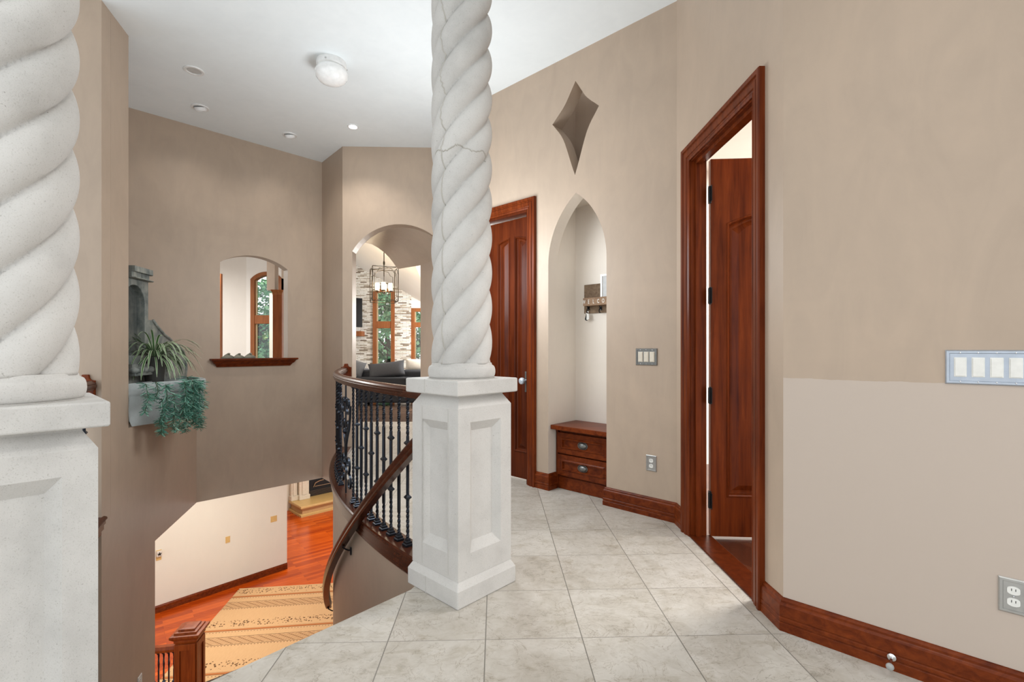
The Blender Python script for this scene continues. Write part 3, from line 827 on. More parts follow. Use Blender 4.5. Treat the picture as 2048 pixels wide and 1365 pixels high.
bal = thing('balustrade', pol(R1, 200), 'curved stair balustrade with wooden rail and black iron balusters before the archway', 'balustrade')
aP = ang_of((pM.x - .25, pM.y + .28)); 
aPend = 223.2
fpt = WF.uz(693)[0]; fw = WF.pt(fpt, 0); aWall = ang_of((fw.x, fw.y))
arc_sweep(RAILP, R1, aWall, aPend, 70).build('handrail', M_rail, bal, smooth=30)
arc_sweep(BASEP, R1, aWall - .2, aPend + .7, 70).build('base_rail', M_rail, bal, smooth=30)
rosette(WF.mat(fpt, .945, 0), bal)
firstA = ang_of((-.6265, 2.905)); stepA = math.degrees(.111/R1)
aa = firstA; i = 0; scroll_done = False
def place_bal(a, kind):
    p = pol(R1, a); m, M = baluster_mesh(kind, p.x, p.y, a)
    b = m.build('baluster', M_iron, bal)
    for z in ({1: (.50,), 2: (.33, .655), 3: ()}[kind]): knuckle(z, M).build('knuckle', M_iron, b)
    shoe(M).build('shoe', M_iron, b); topshoe(M).build('collar', M_iron, b)
kinds = [2, 1, 2, 1, 2, 1, 2, 1, 2, 3]
for k in kinds:
    place_bal(aa, k); aa -= stepA
# scroll panel: flat bar scrolls between two twisted posts
pa0 = aa + stepA; PW = .56; pmid = pa0 - math.degrees(PW/2/R1)
def onarc(s, z, dr=0.0): return pol(R1 + dr, pmid - math.degrees(s/R1), z)
def flatbar(path, name, w=.018, t=.007):
    m = MB(); rings = []
    n = len(path)
    for i_, (s, z) in enumerate(path):
        a = path[max(0, i_-1)]; b = path[min(n-1, i_+1)]
        ds, dz = b[0]-a[0], b[1]-a[1]; l = hypot(ds, dz) or 1; nx, nz = -dz/l*t/2, ds/l*t/2
        rings.append([onarc(s - nx, z - nz, -w/2), onarc(s + nx, z + nz, -w/2), onarc(s + nx, z + nz, w/2), onarc(s - nx, z - nz, w/2)])
    return m.rings(rings)
def sym(path): return [(-s, z) for s, z in path]
sp1 = spiral((-.12, .78), .012, .085, 4.2*pi, .9*pi) 
S1 = spiral((.10, .77), .012, .085, -3.0*pi, 0) + [(.17, .68), (.13, .58), (.06, .50), (.02, .44)] + spiral((.09, .30), .105, .015, pi*.78, pi*3.6)
S2 = spiral((.075, .60), .01, .05, 3*pi, 0) 
S3 = spiral((.14, .16), .010, .07, 0, 2.6*pi)
for P_ in (S1, sym(S1), S2, sym(S2), S3, sym(S3)):
    flatbar(P_, 'scroll').build('scroll', M_iron, bal, smooth=30)
flatbar([(0, .045), (0, .93)], 'x', .012, .012).build('scroll_post', M_iron, bal)
for zz in (.30, .55, .80):
    p = onarc(0, zz); MB().sphere((p.x, p.y, p.z), .026, 12, 8).build('scroll_boss', M_iron, bal, smooth='all')
aa = pa0 - math.degrees(PW/R1); kk = 0
place_bal(aa, 3)
aa -= stepA
for k in [2, 1, 2, 1, 2, 1, 2, 1, 2, 1]:
    if aa > aWall + .6: place_bal(aa, k)
    aa -= stepA

# ---- left guard behind the near column
lb = thing('balustrade', pol(R2, (aS+aE2)/2), 'short balustrade mostly hidden behind the close-up column, its rail ending on the pale landing wall', 'balustrade')
RP2 = [(-o, z) for o, z in RAILP]; BP2 = [(-o*1.28, z) for o, z in BASEP]
aA = aS - 2.6; wAng = ang_of(WC.pt(.097, 0)[:2])
arc_sweep(RP2, R2, wAng, aA, 40).build('handrail', M_rail, lb, smooth=30)
arc_sweep(BP2, R2, wAng + .1, aA, 40).build('base_rail', M_rail, lb, smooth=30)
ru, rz_ = WC.uz(174, 785); 
rosette(WC.mat(ru, .945, 0), lb)
nb = int((aA - wAng)*radians(1)*R2/.115)
bal_main = bal; bal = lb
_R1 = R1; R1 = R2
for k in range(nb):
    place_bal(aA - (k + .5)*math.degrees(.115/R2), 1 + k % 2)
R1 = _R1; bal = bal_main

# ---- wall-mounted stair handrail on the curved wall
def cyl_hit(px, py, r):
    t = (px - CX)/FPX   # x = t d
    a = t*t + 1; b = -2*(t*SC.x + SC.y); c = SC.x**2 + SC.y**2 - r*r
    D = b*b - 4*a*c
    if D < 0: return None
    d = (-b - sqrt(D))/(2*a)
    p = (t*d, d); return ang_of(p), EYE + (HY - py)/FPX*d
RH = R1 + .034 + .062
hits = [cyl_hit(px, py, RH) for px, py in [(824, 886.6), (782.6, 952.5), (725.5, 1027), (686, 1084), (664, 1122)]]
print('rail hits', hits)
hh = [h for h in hits if h]
mx = sum(h[0] for h in hh)/len(hh); mz = sum(h[1] for h in hh)/len(hh)
sl = sum((h[0]-mx)*(h[1]-mz) for h in hh)/sum((h[0]-mx)**2 for h in hh)
sr = thing('stair_handrail', pol(RH, mx, mz), 'dark wooden stair handrail bracketed to the curved taupe wall', 'handrail')
HP = [(o*1.12, z*1.45) for o, z in [(-.022, -.030), (.022, -.030), (.027, -.018), (.024, -.006), (.029, .004), (.029, .016), (.018, .027), (0, .031), (-.018, .027), (-.029, .016), (-.029, .004), (-.024, -.006), (-.027, -.018)]]
def zrail(a): return mz + sl*(a - mx)
aLow = mx + (-1.50 - mz)/sl; aHigh = mx + (.74 - mz)/sl
print('handrail slope/deg', sl, 'angles', aLow, aHigh, 'aWall', aWall)
arc_sweep(HP, RH, aLow, aHigh, 60, zrail).build('rail', M_rail, sr, smooth=30)
for a in (mx + (-.20 - mz)/sl, aLow + .35):
    z = zrail(a); m = MB()
    m.tube([pol(R1 + .036, a, z - .085), pol(R1 + .06, a, z - .08), pol(RH, a, z - .055), pol(RH, a, z - .03)], .006)
    m.box((0, 0, 0), (.008, .022, .055), frame(pol(R1 + .04, a).x, pol(R1 + .04, a).y, z - .09, a))
    m.box((0, 0, 0), (.018, .055, .006), frame(pol(RH, a).x, pol(RH, a).y, z - .033, a))
    m.build('bracket', M_iron, sr)

# =================================================================== NICHE CABINET AND RACK
cab = thing('drawer_cabinet', WD.pt(nc, 0, .2), 'low cherry cabinet with two drawers built into the pointed wall niche', 'cabinet')
cw_ = 2*na - .012
Mc = WD.mat(nc, 0, 0, flip=True)
b_ = MB(); yf = .105
b_.box((0, (yf + .015 + NDEP)/2, .29), (cw_ - .01, NDEP - yf - .015, .49), Mc)
for sx in (-1, 1): b_.box((sx*(cw_/2 - .012), yf + .02, .275), (.02, .05, .51), Mc)
b_.build('cabinet_body', M_cherry, cab)
MB().box((0, .0225 + (NDEP - .025)/2, .543), (cw_, NDEP - .025, .038), Mc).build('cabinet_top', M_cherryX, cab, bevel=.004)
MB().box((0, yf + .03, .055), (cw_ - .02, .05, .105), Mc).build('toe_kick', M_cherryX, cab)
def drawer(zc, hgt):
    w = cw_ - .05; m = MB()
    lv = [(0, .0), (0, -.018), (.042, -.018), (.048, -.024), (.056, -.024), (.062, -.006), (.066, -.006)]
    rings = [[(sx*(w/2 - k), yf + y, zc + sz*(hgt/2 - k)) for sx, sz in ((-1, -1), (1, -1), (1, 1), (-1, 1))] for k, y in lv]
    m.rings(rings, M=Mc)
    dr = m.build('drawer', M_cherryX, cab)
    hnd = MB()
    rg = []
    for k_ in range(9):                       # half-shell cup pull
        t = pi/2*k_/8
        rg.append([(.043*cos(t)*cos(p), yf - .006 - .026*sin(t), zc + .026*cos(t)*sin(p)) for p in [2*pi*q/20 for q in range(20)]])
    hnd.rings(rg, M=Mc)
    hnd.tube([(.047*cos(p), yf - .010, zc + .030*sin(p)) for p in [2*pi*q/24 for q in range(24)]], .0035, 6, Mc, loop=True)
    hnd.build('drawer_handle', M_pewter, dr, smooth='all')
drawer(.405, .178); drawer(.215, .178)

Mb = WD.mat(nc, 0, NDEP, flip=True)     # back wall of the recess; -Y toward the room
PB = Plane(WD.pt(nc, 0, NDEP).xy, -WD.D, N=WD.N)
def bu(px, py): return PB.uz(px, py)
x0, zt = bu(1170.5, 571); _, zbm = bu(1171, 628)
M_rack = wood('weathered_plank', (.12, .078, .05), (.27, .19, .125), 'X', .8, 0)
M_rackbox = wood('weathered_box_plank', (.19, .115, .075), (.36, .24, .155), 'X', .8, 0)
rk = thing('key_rack', PB.pt(x0 + .2, zbm), 'weathered wooden key rack lettered WELCO, hung in the pointed niche', 'rack')
rw = .36; zm = zbm + (zt - zbm)*.42
MB().box((x0 + rw/2, -.009, (zt + zbm)/2), (rw, .018, zt - zbm), Mb).build('back_board', M_rack, rk, bevel=.002)
bx0, bzt = bu(1161, 596); _, bzb = bu(1161, 612)
PBf = Plane(WD.pt(nc, 0, NDEP - .085).xy, -WD.D, N=WD.N)
bx0 = PBf.uz(1166, 600)[0]; bzt = PBf.uz(1166, 597)[1]; bzb = PBf.uz(1166, 612.5)[1]
box = MB()
box.box((bx0 + rw/2 + .02, -.0785, (bzt+bzb)/2), (rw + .04, .013, bzt - bzb), Mb)
box.box((bx0 + .0065, -.045, (bzt+bzb)/2), (.013, .056, bzt - bzb), Mb); box.box((bx0 + rw + .0335, -.045, (bzt+bzb)/2), (.013, .056, bzt - bzb), Mb)
box.box((bx0 + rw/2 + .02, -.045, bzb + .006), (rw + .014, .056, .012), Mb)
bxo = box.build('letter_box', M_rackbox, rk, bevel=.0015)
def letters(txt, x, z, h, sp, M, mat, parent, depth=.002, y=-.0862):
    for i_, ch in enumerate(txt):
        cu = bpy.data.curves.new('letter', 'FONT'); cu.body = ch; cu.size = h/.72; cu.extrude = depth/2; cu.align_x = 'CENTER'
        tmp = bpy.data.objects.new('tmp', cu); COL.objects.link(tmp)
        dg = bpy.context.evaluated_depsgraph_get(); me = bpy.data.meshes.new_from_object(tmp.evaluated_get(dg))
        bpy.data.objects.remove(tmp)
        me.materials.clear(); me.materials.append(mat)
        me.transform(M @ Matrix.Translation((x + sp*i_, y, z)) @ Matrix.Rotation(pi/2, 4, 'X') @ Matrix.Diagonal((.62, 1, 1, 1)))
        o = bpy.data.objects.new('letter_' + ch.lower(), me); COL.objects.link(o); attach(o, parent)
pxs = [1168, 1177.5, 1186.5, 1196.5, 1206.5]
us = [PBf.uz(p)[0] for p in pxs]
letters('WELCOME', us[0], bzb + (bzt-bzb)*.25, (bzt-bzb)*.52, (us[4]-us[0])/4, Mb, simple('white_letter', (.8, .77, .72), .6), bxo)
for px in (1180, 1204.5, 1229):
    u_, z_ = bu(px, 620); m = MB()
    m.box((u_, -.021, z_ + .012), (.016, .006, .035), Mb)
    m.tube([Mb @ Vector(p) for p in [(u_, -.022, z_ + .018), (u_, -.045, z_ + .004), (u_, -.052, z_ - .012), (u_, -.044, z_ - .026), (u_, -.030, z_ - .024)]], .0045)
    m.tube([Mb @ Vector(p) for p in [(u_, -.022, z_ + .010), (u_, -.040, z_ + .020), (u_, -.046, z_ + .032)]], .004)
    m.build('hook', M_black, rk)
u_, z_ = bu(1180, 620)
kf = thing('key_fob', Mb @ Vector((u_, -.04, z_ - .03)), 'small black and white key fob hanging from the first rack hook', 'key fob')
MB().tube([Mb @ Vector((u_ + .012*cos(t), -.046, z_ - .028 + .012*sin(t))) for t in [2*pi*i_/16 for i_ in range(16)]], .0015, 6, loop=True).build('ring', M_chrome, kf)
R_ = Mb @ Matrix(((1, 0, 0, u_), (0, 0, 1, -.048), (0, 1, 0, z_ - .10), (0, 0, 0, 1)))
MB().prism([(-.004, .065), (.018, .062), (.022, .015), (.004, .006), (-.006, .01)], 0, .004, R_).build('white_tag', M_plate, kf)
MB().prism([(-.012, .058), (-.003, .058), (-.002, .0), (-.018, .002), (-.026, .014)], .004, .012, R_).build('black_fob', M_black, kf)
u_, zt_ = bu(1208, 551); 
pf = thing('picture_frame', Mb @ Vector((u_ + .08, -.05, bzb + .012)), 'white-edged narrow frame standing in the letter box of the key rack', 'picture frame')
zf0 = bzb + .014; zf1 = zt_
fm = MB(); fwid = .11
fm.box((u_ + .008, -.05, (zf0+zf1)/2), (.016, .016, zf1 - zf0), Mb); fm.box((u_ + fwid, -.05, (zf0+zf1)/2), (.016, .016, zf1 - zf0), Mb)
fm.box((u_ + fwid/2, -.05, zf1 - .008), (fwid - .016, .016, .016), Mb); fm.box((u_ + fwid/2, -.05, zf0 + .008), (fwid - .016, .016, .016), Mb)
fm.build('frame_border', M_plate, pf); MB().box((u_ + fwid/2, -.048, (zf0+zf1)/2), (fwid - .02, .006, zf1 - zf0 - .03), Mb).build('print', simple('pale_print', (.5, .5, .5), .6), pf)

# =================================================================== SWITCHES AND OUTLETS
def bevel_plate(M, w, h, t, mat, parent, name='plate', lip=.011):
    m = MB()
    lv = [(0, 0), (0, -t*.5), (lip*.35, -t*1.1), (lip, -t*1.1), (lip*1.15, -t*.6), (lip*1.6, -t*.6)]
    m.rings([[(sx*(w/2 - k), y, sz*(h/2 - k)) for sx, sz in ((-1, -1), (1, -1), (1, 1), (-1, 1))] for k, y in lv], M=M)
    return m.build(name, mat, parent)
def switch_bank(M, n, pitch, w, h, mat, mrock, label, rh=.068, rwid=.033, group=None):
    t = thing('light_switch', M.to_translation(), label, 'switch', group)
    pl = bevel_plate(M, w, h, .007, mat, t)
    for i_ in range(n):
        x = (i_ - (n-1)/2)*pitch
        MB().box((x, -.0045, 0), (rwid + .006, .004, rh + .006), M).build('rocker_frame', mrock, t, bevel=.0012)
        MB().box((x, -.0075, 0), (rwid, .005, rh), M @ Matrix.Rotation(radians(2.2), 4, 'X')).build('rocker', mrock, t, bevel=.0015)
        for s_ in (-1, 1):
            MB().sphere((x, -.0072, s_*(h/2 - .0095)), (.003, .0018, .003), 8, 6, M).build('screw', M_chrome, t, smooth='all')
    return t
def outlet(M, w, h, mat, mface, label):
    t = thing('wall_outlet', M.to_translation(), label, 'outlet')
    bevel_plate(M, w, h, .006, mat, t)
    for s_ in (-1, 1):
        pts = [(.0165*cos(a) * 1.0, .014*sin(a)) for a in [2*pi*k/20 for k in range(20)]]
        pts = [(max(-.0155, min(.0155, x*1.12)), z) for x, z in pts]
        R_ = M @ Matrix(((1, 0, 0, 0), (0, 0, 1, -.007), (0, 1, 0, s_*.0195), (0, 0, 0, 1)))
        r_ = MB().prism(pts, 0, .004, R_).build('receptacle', mface, t)
        sl_ = MB().box((-.005, -.0072, s_*.0195 + .003), (.0016, .001, .008), M).box((.005, -.0072, s_*.0195 + .003), (.0016, .001, .008), M)
        sl_.build('slot', M_black, r_)
    MB().sphere((0, -.0066, 0), (.003, .0018, .003), 8, 6, M).build('screw', M_chrome, t, smooth='all')
    return t
M_nick = simple('blued_nickel_plate', (.42, .46, .52), .38, .75)
# five-gang bank on the right wall
uA, zA = WH.uz(1890.5, 700.5); _, zA2 = WH.uz(1890.5, 767.5); u1_, _ = WH.uz(1920.6); u4_, _ = WH.uz(2032)
pit = (u4_ - u1_)/3; wid = 2*(u1_ - uA) + 4*pit
Msw = WH.mat(u1_ + 2*pit, (zA + zA2)/2)
switch_bank(Msw, 5, pit, wid, zA - zA2, M_nick, M_plate, 'long brushed metal switch bank on the near right wall, cut by the picture edge', rh=(zA-zA2)*.52, rwid=pit*.60)
u0_, z0_ = WD.uz(1272, 697.5); u2_, _ = WD.uz(1315); _, z2_ = WD.uz(1293, 731)
switch_bank(WD.mat((u0_+u2_)/2, (z0_+z2_)/2, flip=True), 3, abs(u0_-u2_)*.27, abs(u0_-u2_), z0_-z2_, M_pewter, M_ivory, 'three-gang pewter switch plate on the wall between the niche and the doorway', rh=(z0_-z2_)*.56, rwid=abs(u0_-u2_)*.19)
u0_, z0_ = WD.uz(1292.5, 909.5); u2_, _ = WD.uz(1313.5); _, z2_ = WD.uz(1303, 943)
outlet(WD.mat((u0_+u2_)/2, (z0_+z2_)/2, flip=True), abs(u0_-u2_), z0_-z2_, M_steel, M_plate, 'duplex outlet low on the wall between the niche and the doorway')
u0_, z0_ = WH.uz(1996, 1151); _, z2_ = WH.uz(1996, 1220)
outlet(WH.mat(u0_ + .037, (z0_+z2_)/2), .074, z0_-z2_, M_steel, M_plate, 'duplex outlet low on the near right wall above the baseboard')
# landing wall switch glimpsed beside the near column
u0_, z0_ = WC.uz(146.5, 699); _, z2_ = WC.uz(146.5, 711)
switch_bank(WC.mat(u0_ + .035, (z0_+z2_)/2 - .03, flip=True), 1, .04, .07, .115, M_plate, M_plate, 'white switch plate on the landing wall, just peeking past the close-up column')
u0_, z0_ = WB.uz(279, 1352)
outlet(WB.mat(u0_, z0_ - .057), .07, .115, M_plate, M_plate, 'white outlet low on the stair wall at the bottom picture edge')
# lower room
u0_, z0_ = WL.uz(547.5, 1038.5)
switch_bank(WL.mat(u0_, z0_), 2, .046, .118, .115, M_brassy, M_brassy, 'tan double switch plate on the cream wall downstairs, nearer its corner')
u0_, z0_ = WL.uz(455.5, 1080)
switch_bank(WL.mat(u0_, z0_), 1, .046, .075, .115, M_brassy, M_brassy, 'tan single switch plate midway along the cream wall downstairs')
u0_, z0_ = WL.uz(317.5, 1111)
nlz = WL.mat(u0_, z0_)
nl_ = thing('night_light', nlz.to_translation(), 'night light with a dark star plugged in on the cream wall downstairs', 'night light')
bevel_plate(nlz, .075, .17, .006, M_brassy, nl_)
MB().box((0, -.028, .03), (.075, .045, .09), nlz).build('shade', simple('frosted_shade', (.6, .55, .48), .4), nl_, bevel=.008)
star = [((.034 if k % 2 == 0 else .014)*sin(2*pi*k/10), (.034 if k % 2 == 0 else .014)*cos(2*pi*k/10)) for k in range(10)]
MB().prism(star, 0, .005, nlz @ Matrix(((1, 0, 0, 0), (0, 0, 1, -.0565), (0, 1, 0, .03), (0, 0, 0, 1)))).build('star', M_black, nl_)
# door stop on the baseboard
du_, dz_ = WH.uz(1777, 1322); 
Md = WH.mat(du_ + .012, .052, -.022)
ds = thing('door_stop', Md.to_translation(), 'small chrome door stop screwed to the baseboard of the near right wall', 'door stop')
MB().lathe([(.001, 0), (.014, 0), (.014, .006), (.006, .010)], 14, Md @ Matrix.Rotation(pi/2, 4, 'X')).build('rose', M_chrome, ds, smooth=30)
arm = MB().tube([Md @ Vector(p) for p in [(0, 0, 0), (0, -.03, -.002), (0, -.055, -.006)]], .005).build('post', M_chrome, ds, smooth=40)
MB().sphere((0, -.062, -.008), (.013, .012, .013), 14, 10, Md).build('bumper', simple('grey_rubber', (.35, .35, .34), .4), ds, smooth='all')

# =================================================================== CEILING FIXTURES
def on_ceiling(px, py):
    d = (ZC - EYE)*FPX/(HY - py); return Vector(((px - CX)/FPX*d, d, ZC))
p = on_ceiling(663, 124)
dm = thing('ceiling_light', p, 'opal glass dome light mounted flush on the white ceiling', 'light')
Mz = frame(p.x, p.y, ZC)
MB().lathe([(.001, 0), (.118, 0), (.122, -.012), (.122, -.05), (.114, -.058), (.09, -.058)], 40, Mz).build('collar', M_trimw, dm, smooth=40)
MB().lathe([(.108, -.050), (.128, -.075), (.134, -.10), (.126, -.135), (.10, -.165), (.06, -.182), (.02, -.187), (.001, -.187)], 40, Mz).build('glass_dome', M_opal, dm, smooth='all')
for k in range(3):
    a = 2*pi*k/3 + .5; MB().sphere((.124*cos(a), .124*sin(a), -.035), .007, 8, 6, Mz).build('thumb_screw', M_steel, dm, smooth='all')
def can_light(px, py, label, lit=False, eye=False, R=.078):
    p = on_ceiling(px, py); t = thing('downlight', p, label, 'light', None); M = frame(p.x, p.y, ZC)
    MB().lathe([(R*.72, -.001), (R*.74, -.008), (R*.97, -.009), (R, -.004), (R, .002), (R*.72, .002)], 32, M).build('trim_ring', M_trimw, t, smooth=40)
    if eye:
        Me = M @ Matrix.Rotation(radians(22), 4, 'X')
        MB().lathe([(R*.72, 0), (R*.70, -.02), (R*.60, -.034), (R*.50, -.036), (R*.46, -.02), (.001, -.014)], 28, Me).build('eyeball', M_trimw, t, smooth=40)
        MB().lathe([(.001, -.015), (R*.44, -.017), (R*.44, -.021), (.001, -.024)], 20, Me).build('lamp_face', M_can, t)
    else:
        MB().lathe([(R*.74, -.002), (R*.55, -.0005), (.001, -.0003)], 28, M).build('reflector', M_can if not lit else M_lit, t, smooth=40)
    return p
can_light(388, 141, 'unlit recessed ceiling can with wide ring, nearest the fountain wall')
can_light(400.5, 215, 'white eyeball ceiling spot above the fountain', eye=True)
can_light(579.5, 270, 'white eyeball ceiling spot above the arched wall opening', eye=True)
pl_ = can_light(706, 253, 'glowing recessed ceiling spot above the archway', lit=True, R=.06)

# =================================================================== SILL SHELF, FIGURINES
sc_, _ = WA.uz(506); sz_ = hz0
s0, _ = WA.uz(420.5); s1, _ = WA.uz(590); hw = (s1 - s0)/2; smid = (s0+s1)/2
Ms = WA.mat(smid, sz_)
hw0 = hw - .08
shp = [(.085, .0), (.088, -.006), (.086, -.018), (.078, -.022), (.066, -.030), (.058, -.045), (.054, -.048), (.052, -.054), (.036, -.066), (.026, -.082), (.022, -.086), (.020, -.095)]
m = MB(); m.rings([[(-hw0 - o, .0, z), (-hw0 - o, -o, z), (hw0 + o, -o, z), (hw0 + o, .0, z)] for o, z in shp])
m.v = [Ms @ v for v in m.v]
m.box((0, .065, -.006), ((hr - hl) - .004, .13, .012), Ms)
sil = m.build('sill_shelf', M_cherryX, smooth=25); tag(sil, 'moulded cherry sill shelf under the arched stairwell opening', 'shelf')
M_fig = simple('weathered_metal', (.23, .22, .17), .55, .35)
for (px, lab, k) in ((458, 'first small weathered figurine on the sill, nearest the fountain', 1.0), (479.5, 'middle one of three small weathered figurines on the sill', .95), (501.5, 'small weathered figurine on the sill in front of the window', 1.0)):
    u_, _ = WA.uz(px); M = WA.mat(u_, sz_, .05)
    f_ = thing('figurine', M.to_translation(), lab, 'figurine', 'figurines on the sill')
    M = M @ Matrix.Diagonal((k, k, k, 1))
    MB().rings([[(x*cos(t)*.075, .02*sin(t)*x, z) for t in [2*pi*q/14 for q in range(14)]] for x, z in ((.85, 0), (.95, .008), (.78, .018), (.55, .030), (.34, .044), (.18, .052), (.1, .055))], M=M).build('figurine_body', M_fig, f_, smooth='all')
    MB().sphere((.012, 0, .053), (.017, .014, .012), 10, 8, M).build('figurine_head', M_fig, f_, smooth='all')
    MB().rings([[(.03 + .03*t + .008*cos(q), .010*sin(q), .030 - .018*t + .008*cos(q)) for q in [2*pi*w/8 for w in range(8)]] for t in (0, .5, 1)], M=M).build('figurine_tail', M_fig, f_, smooth='all')

# =================================================================== WALL FOUNTAIN
fr_d = Vector((-.177, .984)).normalized(); FPl = Plane((-3.33, 4.87), -fr_d, N=Vector((-.984, -.177)))   # u runs toward the camera
def fu(px, py): return FPl.uz(px, py)
ft = thing('wall_fountain', FPl.pt(.5, zled, -.05), 'verdigris stone wall fountain with arched back and pale basin in the stairwell niche', 'fountain')
Rf = Matrix(((FPl.D.x, 0, FPl.N.x, FPl.P.x), (FPl.D.y, 0, FPl.N.y, FPl.P.y), (0, 1, 0, 0), (0, 0, 0, 1)))   # (u,z,depth)
def fuo(px, py, off):
    return Plane(FPl.pt(0, 0, off).xy, FPl.D, N=FPl.N).uz(px, py)
UO = -.07
UMAX = fu(256, 600)[0]; UF = fuo(256, 600, UO)[0]
u_c, _ = fuo(297, 600, UO)
ztop = fuo(285, 536, -.11)[1]; zc1 = fuo(290, 552, -.11)[1]
wz = [fu(*q) for q in [(305, 641), (315, 655), (328, 670), (341, 680), (346, 688), (357, 692), (366, 704), (371, 720), (372, 740), (369, 760)]]
zb_ = zled + .0
wing = [(UMAX, zb_)] + [(UMAX, wz[0][1])] + [(w_[0], w_[1]) for w_ in wz] + [(wz[-1][0] + .01, zb_)]
MB().prism(wing, .0, .07, Rf).build('back_panel', M_fount, ft, bevel=.008)
# raised edge bead along the wing
MB().tube([FPl.pt(u_, z_, -.004) for u_, z_ in wz], .012, 8).build('edge_bead', M_fount, ft, smooth='all')
# arched upright with a sunk round-headed field
ucol0 = u_c; hwc = UMAX + .12 - u_c      # half seen, the rest runs behind the jamb
zcol = fuo(290, 562, -.09)[1]
ar_c = fuo(270, 600, UO)[0]; ar_r = ar_c - fuo(290, 600, UO)[0]; za_ = fuo(270, 570, UO)[1]; zs_ = za_ - ar_r*1.05
ar = [(ar_c - ar_r*cos(t), zs_ + ar_r*1.05*sin(t)) for t in [pi*i_/16 for i_ in range(17)] if ar_c - ar_r*cos(t) < UF - .005]
zshelf = fu(285, 700)[1]
up_out = [(UF, zcol), (ucol0, zcol), (ucol0, zshelf), (ar[0][0], zshelf)] + ar + [(UF, ar[-1][1])]
MB().prism(up_out, UO, .0, Rf).build('upright', M_fount, ft, bevel=.006)
for (za2, zb2, ov) in ((ztop, ztop - .045, .035), (ztop - .045, zc1 - .03, .012), (zc1 - .03, zcol - .0, .04)):
    poly = [(UF, 0)] + [(UF, -.085 - ov)] + [(ucol0 - ov*.5 + .06 - .06*sin(t), -.085 - ov + .06*(1 - cos(t))) for t in [pi/2*i_/6 for i_ in range(7)]] + [(ucol0 - ov*.5, 0)]
    Rc = Matrix(((FPl.D.x, FPl.N.x, 0, FPl.P.x), (FPl.D.y, FPl.N.y, 0, FPl.P.y), (0, 0, 1, 0), (0, 0, 0, 1)))
    MB().prism(poly, zb2, za2, Rc).build('crown_moulding', M_fount, ft, bevel=.012, bseg=3)
MB().prism([(UF, zshelf - .02), (ucol0 + .02, zshelf - .02), (ucol0 + .02, zcol), (UF, zcol)], -.012, .0, Rf).build('sunk_field', M_fountShade, ft)
# gadrooned middle tier
zg1 = fuo(285, 733, -.1)[1]; zg0 = fuo(285, 748, -.1)[1]
g_ = MB(); ug = fuo(311, 740, -.1)[0]
for k in range(9):
    uu = ug + .02 + k*.075
    if uu < UF - .02:
        c = FPl.pt(uu, (zg0+zg1)/2, -.10); g_.sphere((c.x, c.y, c.z), (.04, .04, (zg1-zg0)/2), 12, 8)
for (z0q, z1q, o) in ((zg0 - .012, zg0 + .01, .12), (zg1 - .008, zg1 + .02, .10), (zg1 + .02, zg1 + .09, .07)):
    g_.box(((UF + ug)/2, -o/2, (z0q+z1q)/2), (UF - ug, o, z1q - z0q), Rc)
g_.build('gadrooned_tier', M_fount, ft, smooth=40)
# basin: bow-fronted trough overhanging the ledge
zr1 = .945; zr0 = .605
plan = [(-3.005, 3.80), (-2.955, 3.93), (-2.915, 4.06), (-2.862, 4.20), (-2.815, 4.30), (-2.81, 4.40), (-2.87, 4.52), (-2.99, 4.66), (-3.13, 4.76), (-3.20, 4.72), (-3.03, 3.90)]
def offs(k):
    cx_ = sum(p[0] for p in plan)/len(plan); cy_ = sum(p[1] for p in plan)/len(plan)
    out = []
    for x, y in plan[:9]:
        l = hypot(x-cx_, y-cy_); out.append((x + (x-cx_)/l*k, y + (y-cy_)/l*k))
    return out + plan[9:]
bs = MB(); bs.rings([[(x, y, z) for x, y in offs(k)] for k, z in ((-.03, zr0), (-.005, zr0 + .05), (0, zr0 + .12), (-.004, zr1 - .11), (.004, zr1 - .095), (.018, zr1 - .085), (.018, zr1 - .01), (.008, zr1), (-.05, zr1), (-.055, zr1 - .10))])
bs.build('basin', M_basin, ft, smooth=35)

# ---- plants
M_leafv, ntv, bv = newmat('variegated_leaf')
uvn = ntv.nodes.new('ShaderNodeUVMap'); sx_ = ntv.nodes.new('ShaderNodeSeparateXYZ'); ntv.links.new(uvn.outputs[0], sx_.inputs[0])
ed_ = math_(ntv, 'ABSOLUTE', math_(ntv, 'SUBTRACT', sx_.outputs[0], .5))
ntv.links.new(ramp(ntv, ed_, [(.0, (.045, .14, .035)), (.22, (.06, .17, .045)), (.30, (.52, .60, .42)), (.5, (.62, .68, .50))]), bv.inputs['Base Color'])
bv.inputs['Roughness'].default_value = .45
def leaf_mat(name, a, b_, c):
    m, nt, b = newmat(name)
    geo = nt.nodes.new('ShaderNodeNewGeometry')
    nt.links.new(ramp(nt, geo.outputs['Random Per Island'], [(0, a), (.5, b_), (1, c)]), b.inputs['Base Color'])
    b.inputs['Roughness'].default_value = .55; b.inputs['Subsurface Weight'].default_value = 0
    return m
M_fern = leaf_mat('fern_green', (.028, .12, .085), (.075, .25, .18), (.26, .48, .37))
def blade(verts, faces, uvs, base, dir_, length, width, droop, n=9):
    d = Vector(dir_).normalized(); p = Vector(base); side = d.cross(Vector((0, 0, 1)))
    if side.length < .1: side = Vector((1, 0, 0))
    side.normalize(); o = len(verts)
    for i_ in range(n+1):
        t = i_/n; w = width*(sin(pi*min(1, t*.9 + .1))**.6)*.5 + .0006
        verts += [p - side*w, p + side*w]; uvs += [0.0, 1.0]
        d = (d + Vector((0, 0, -droop/n*(.5 + t)))).normalized(); p = p + d*(length/n)
    for i_ in range(n): faces.append((o+2*i_, o+2*i_+1, o+2*i_+3, o+2*i_+2))
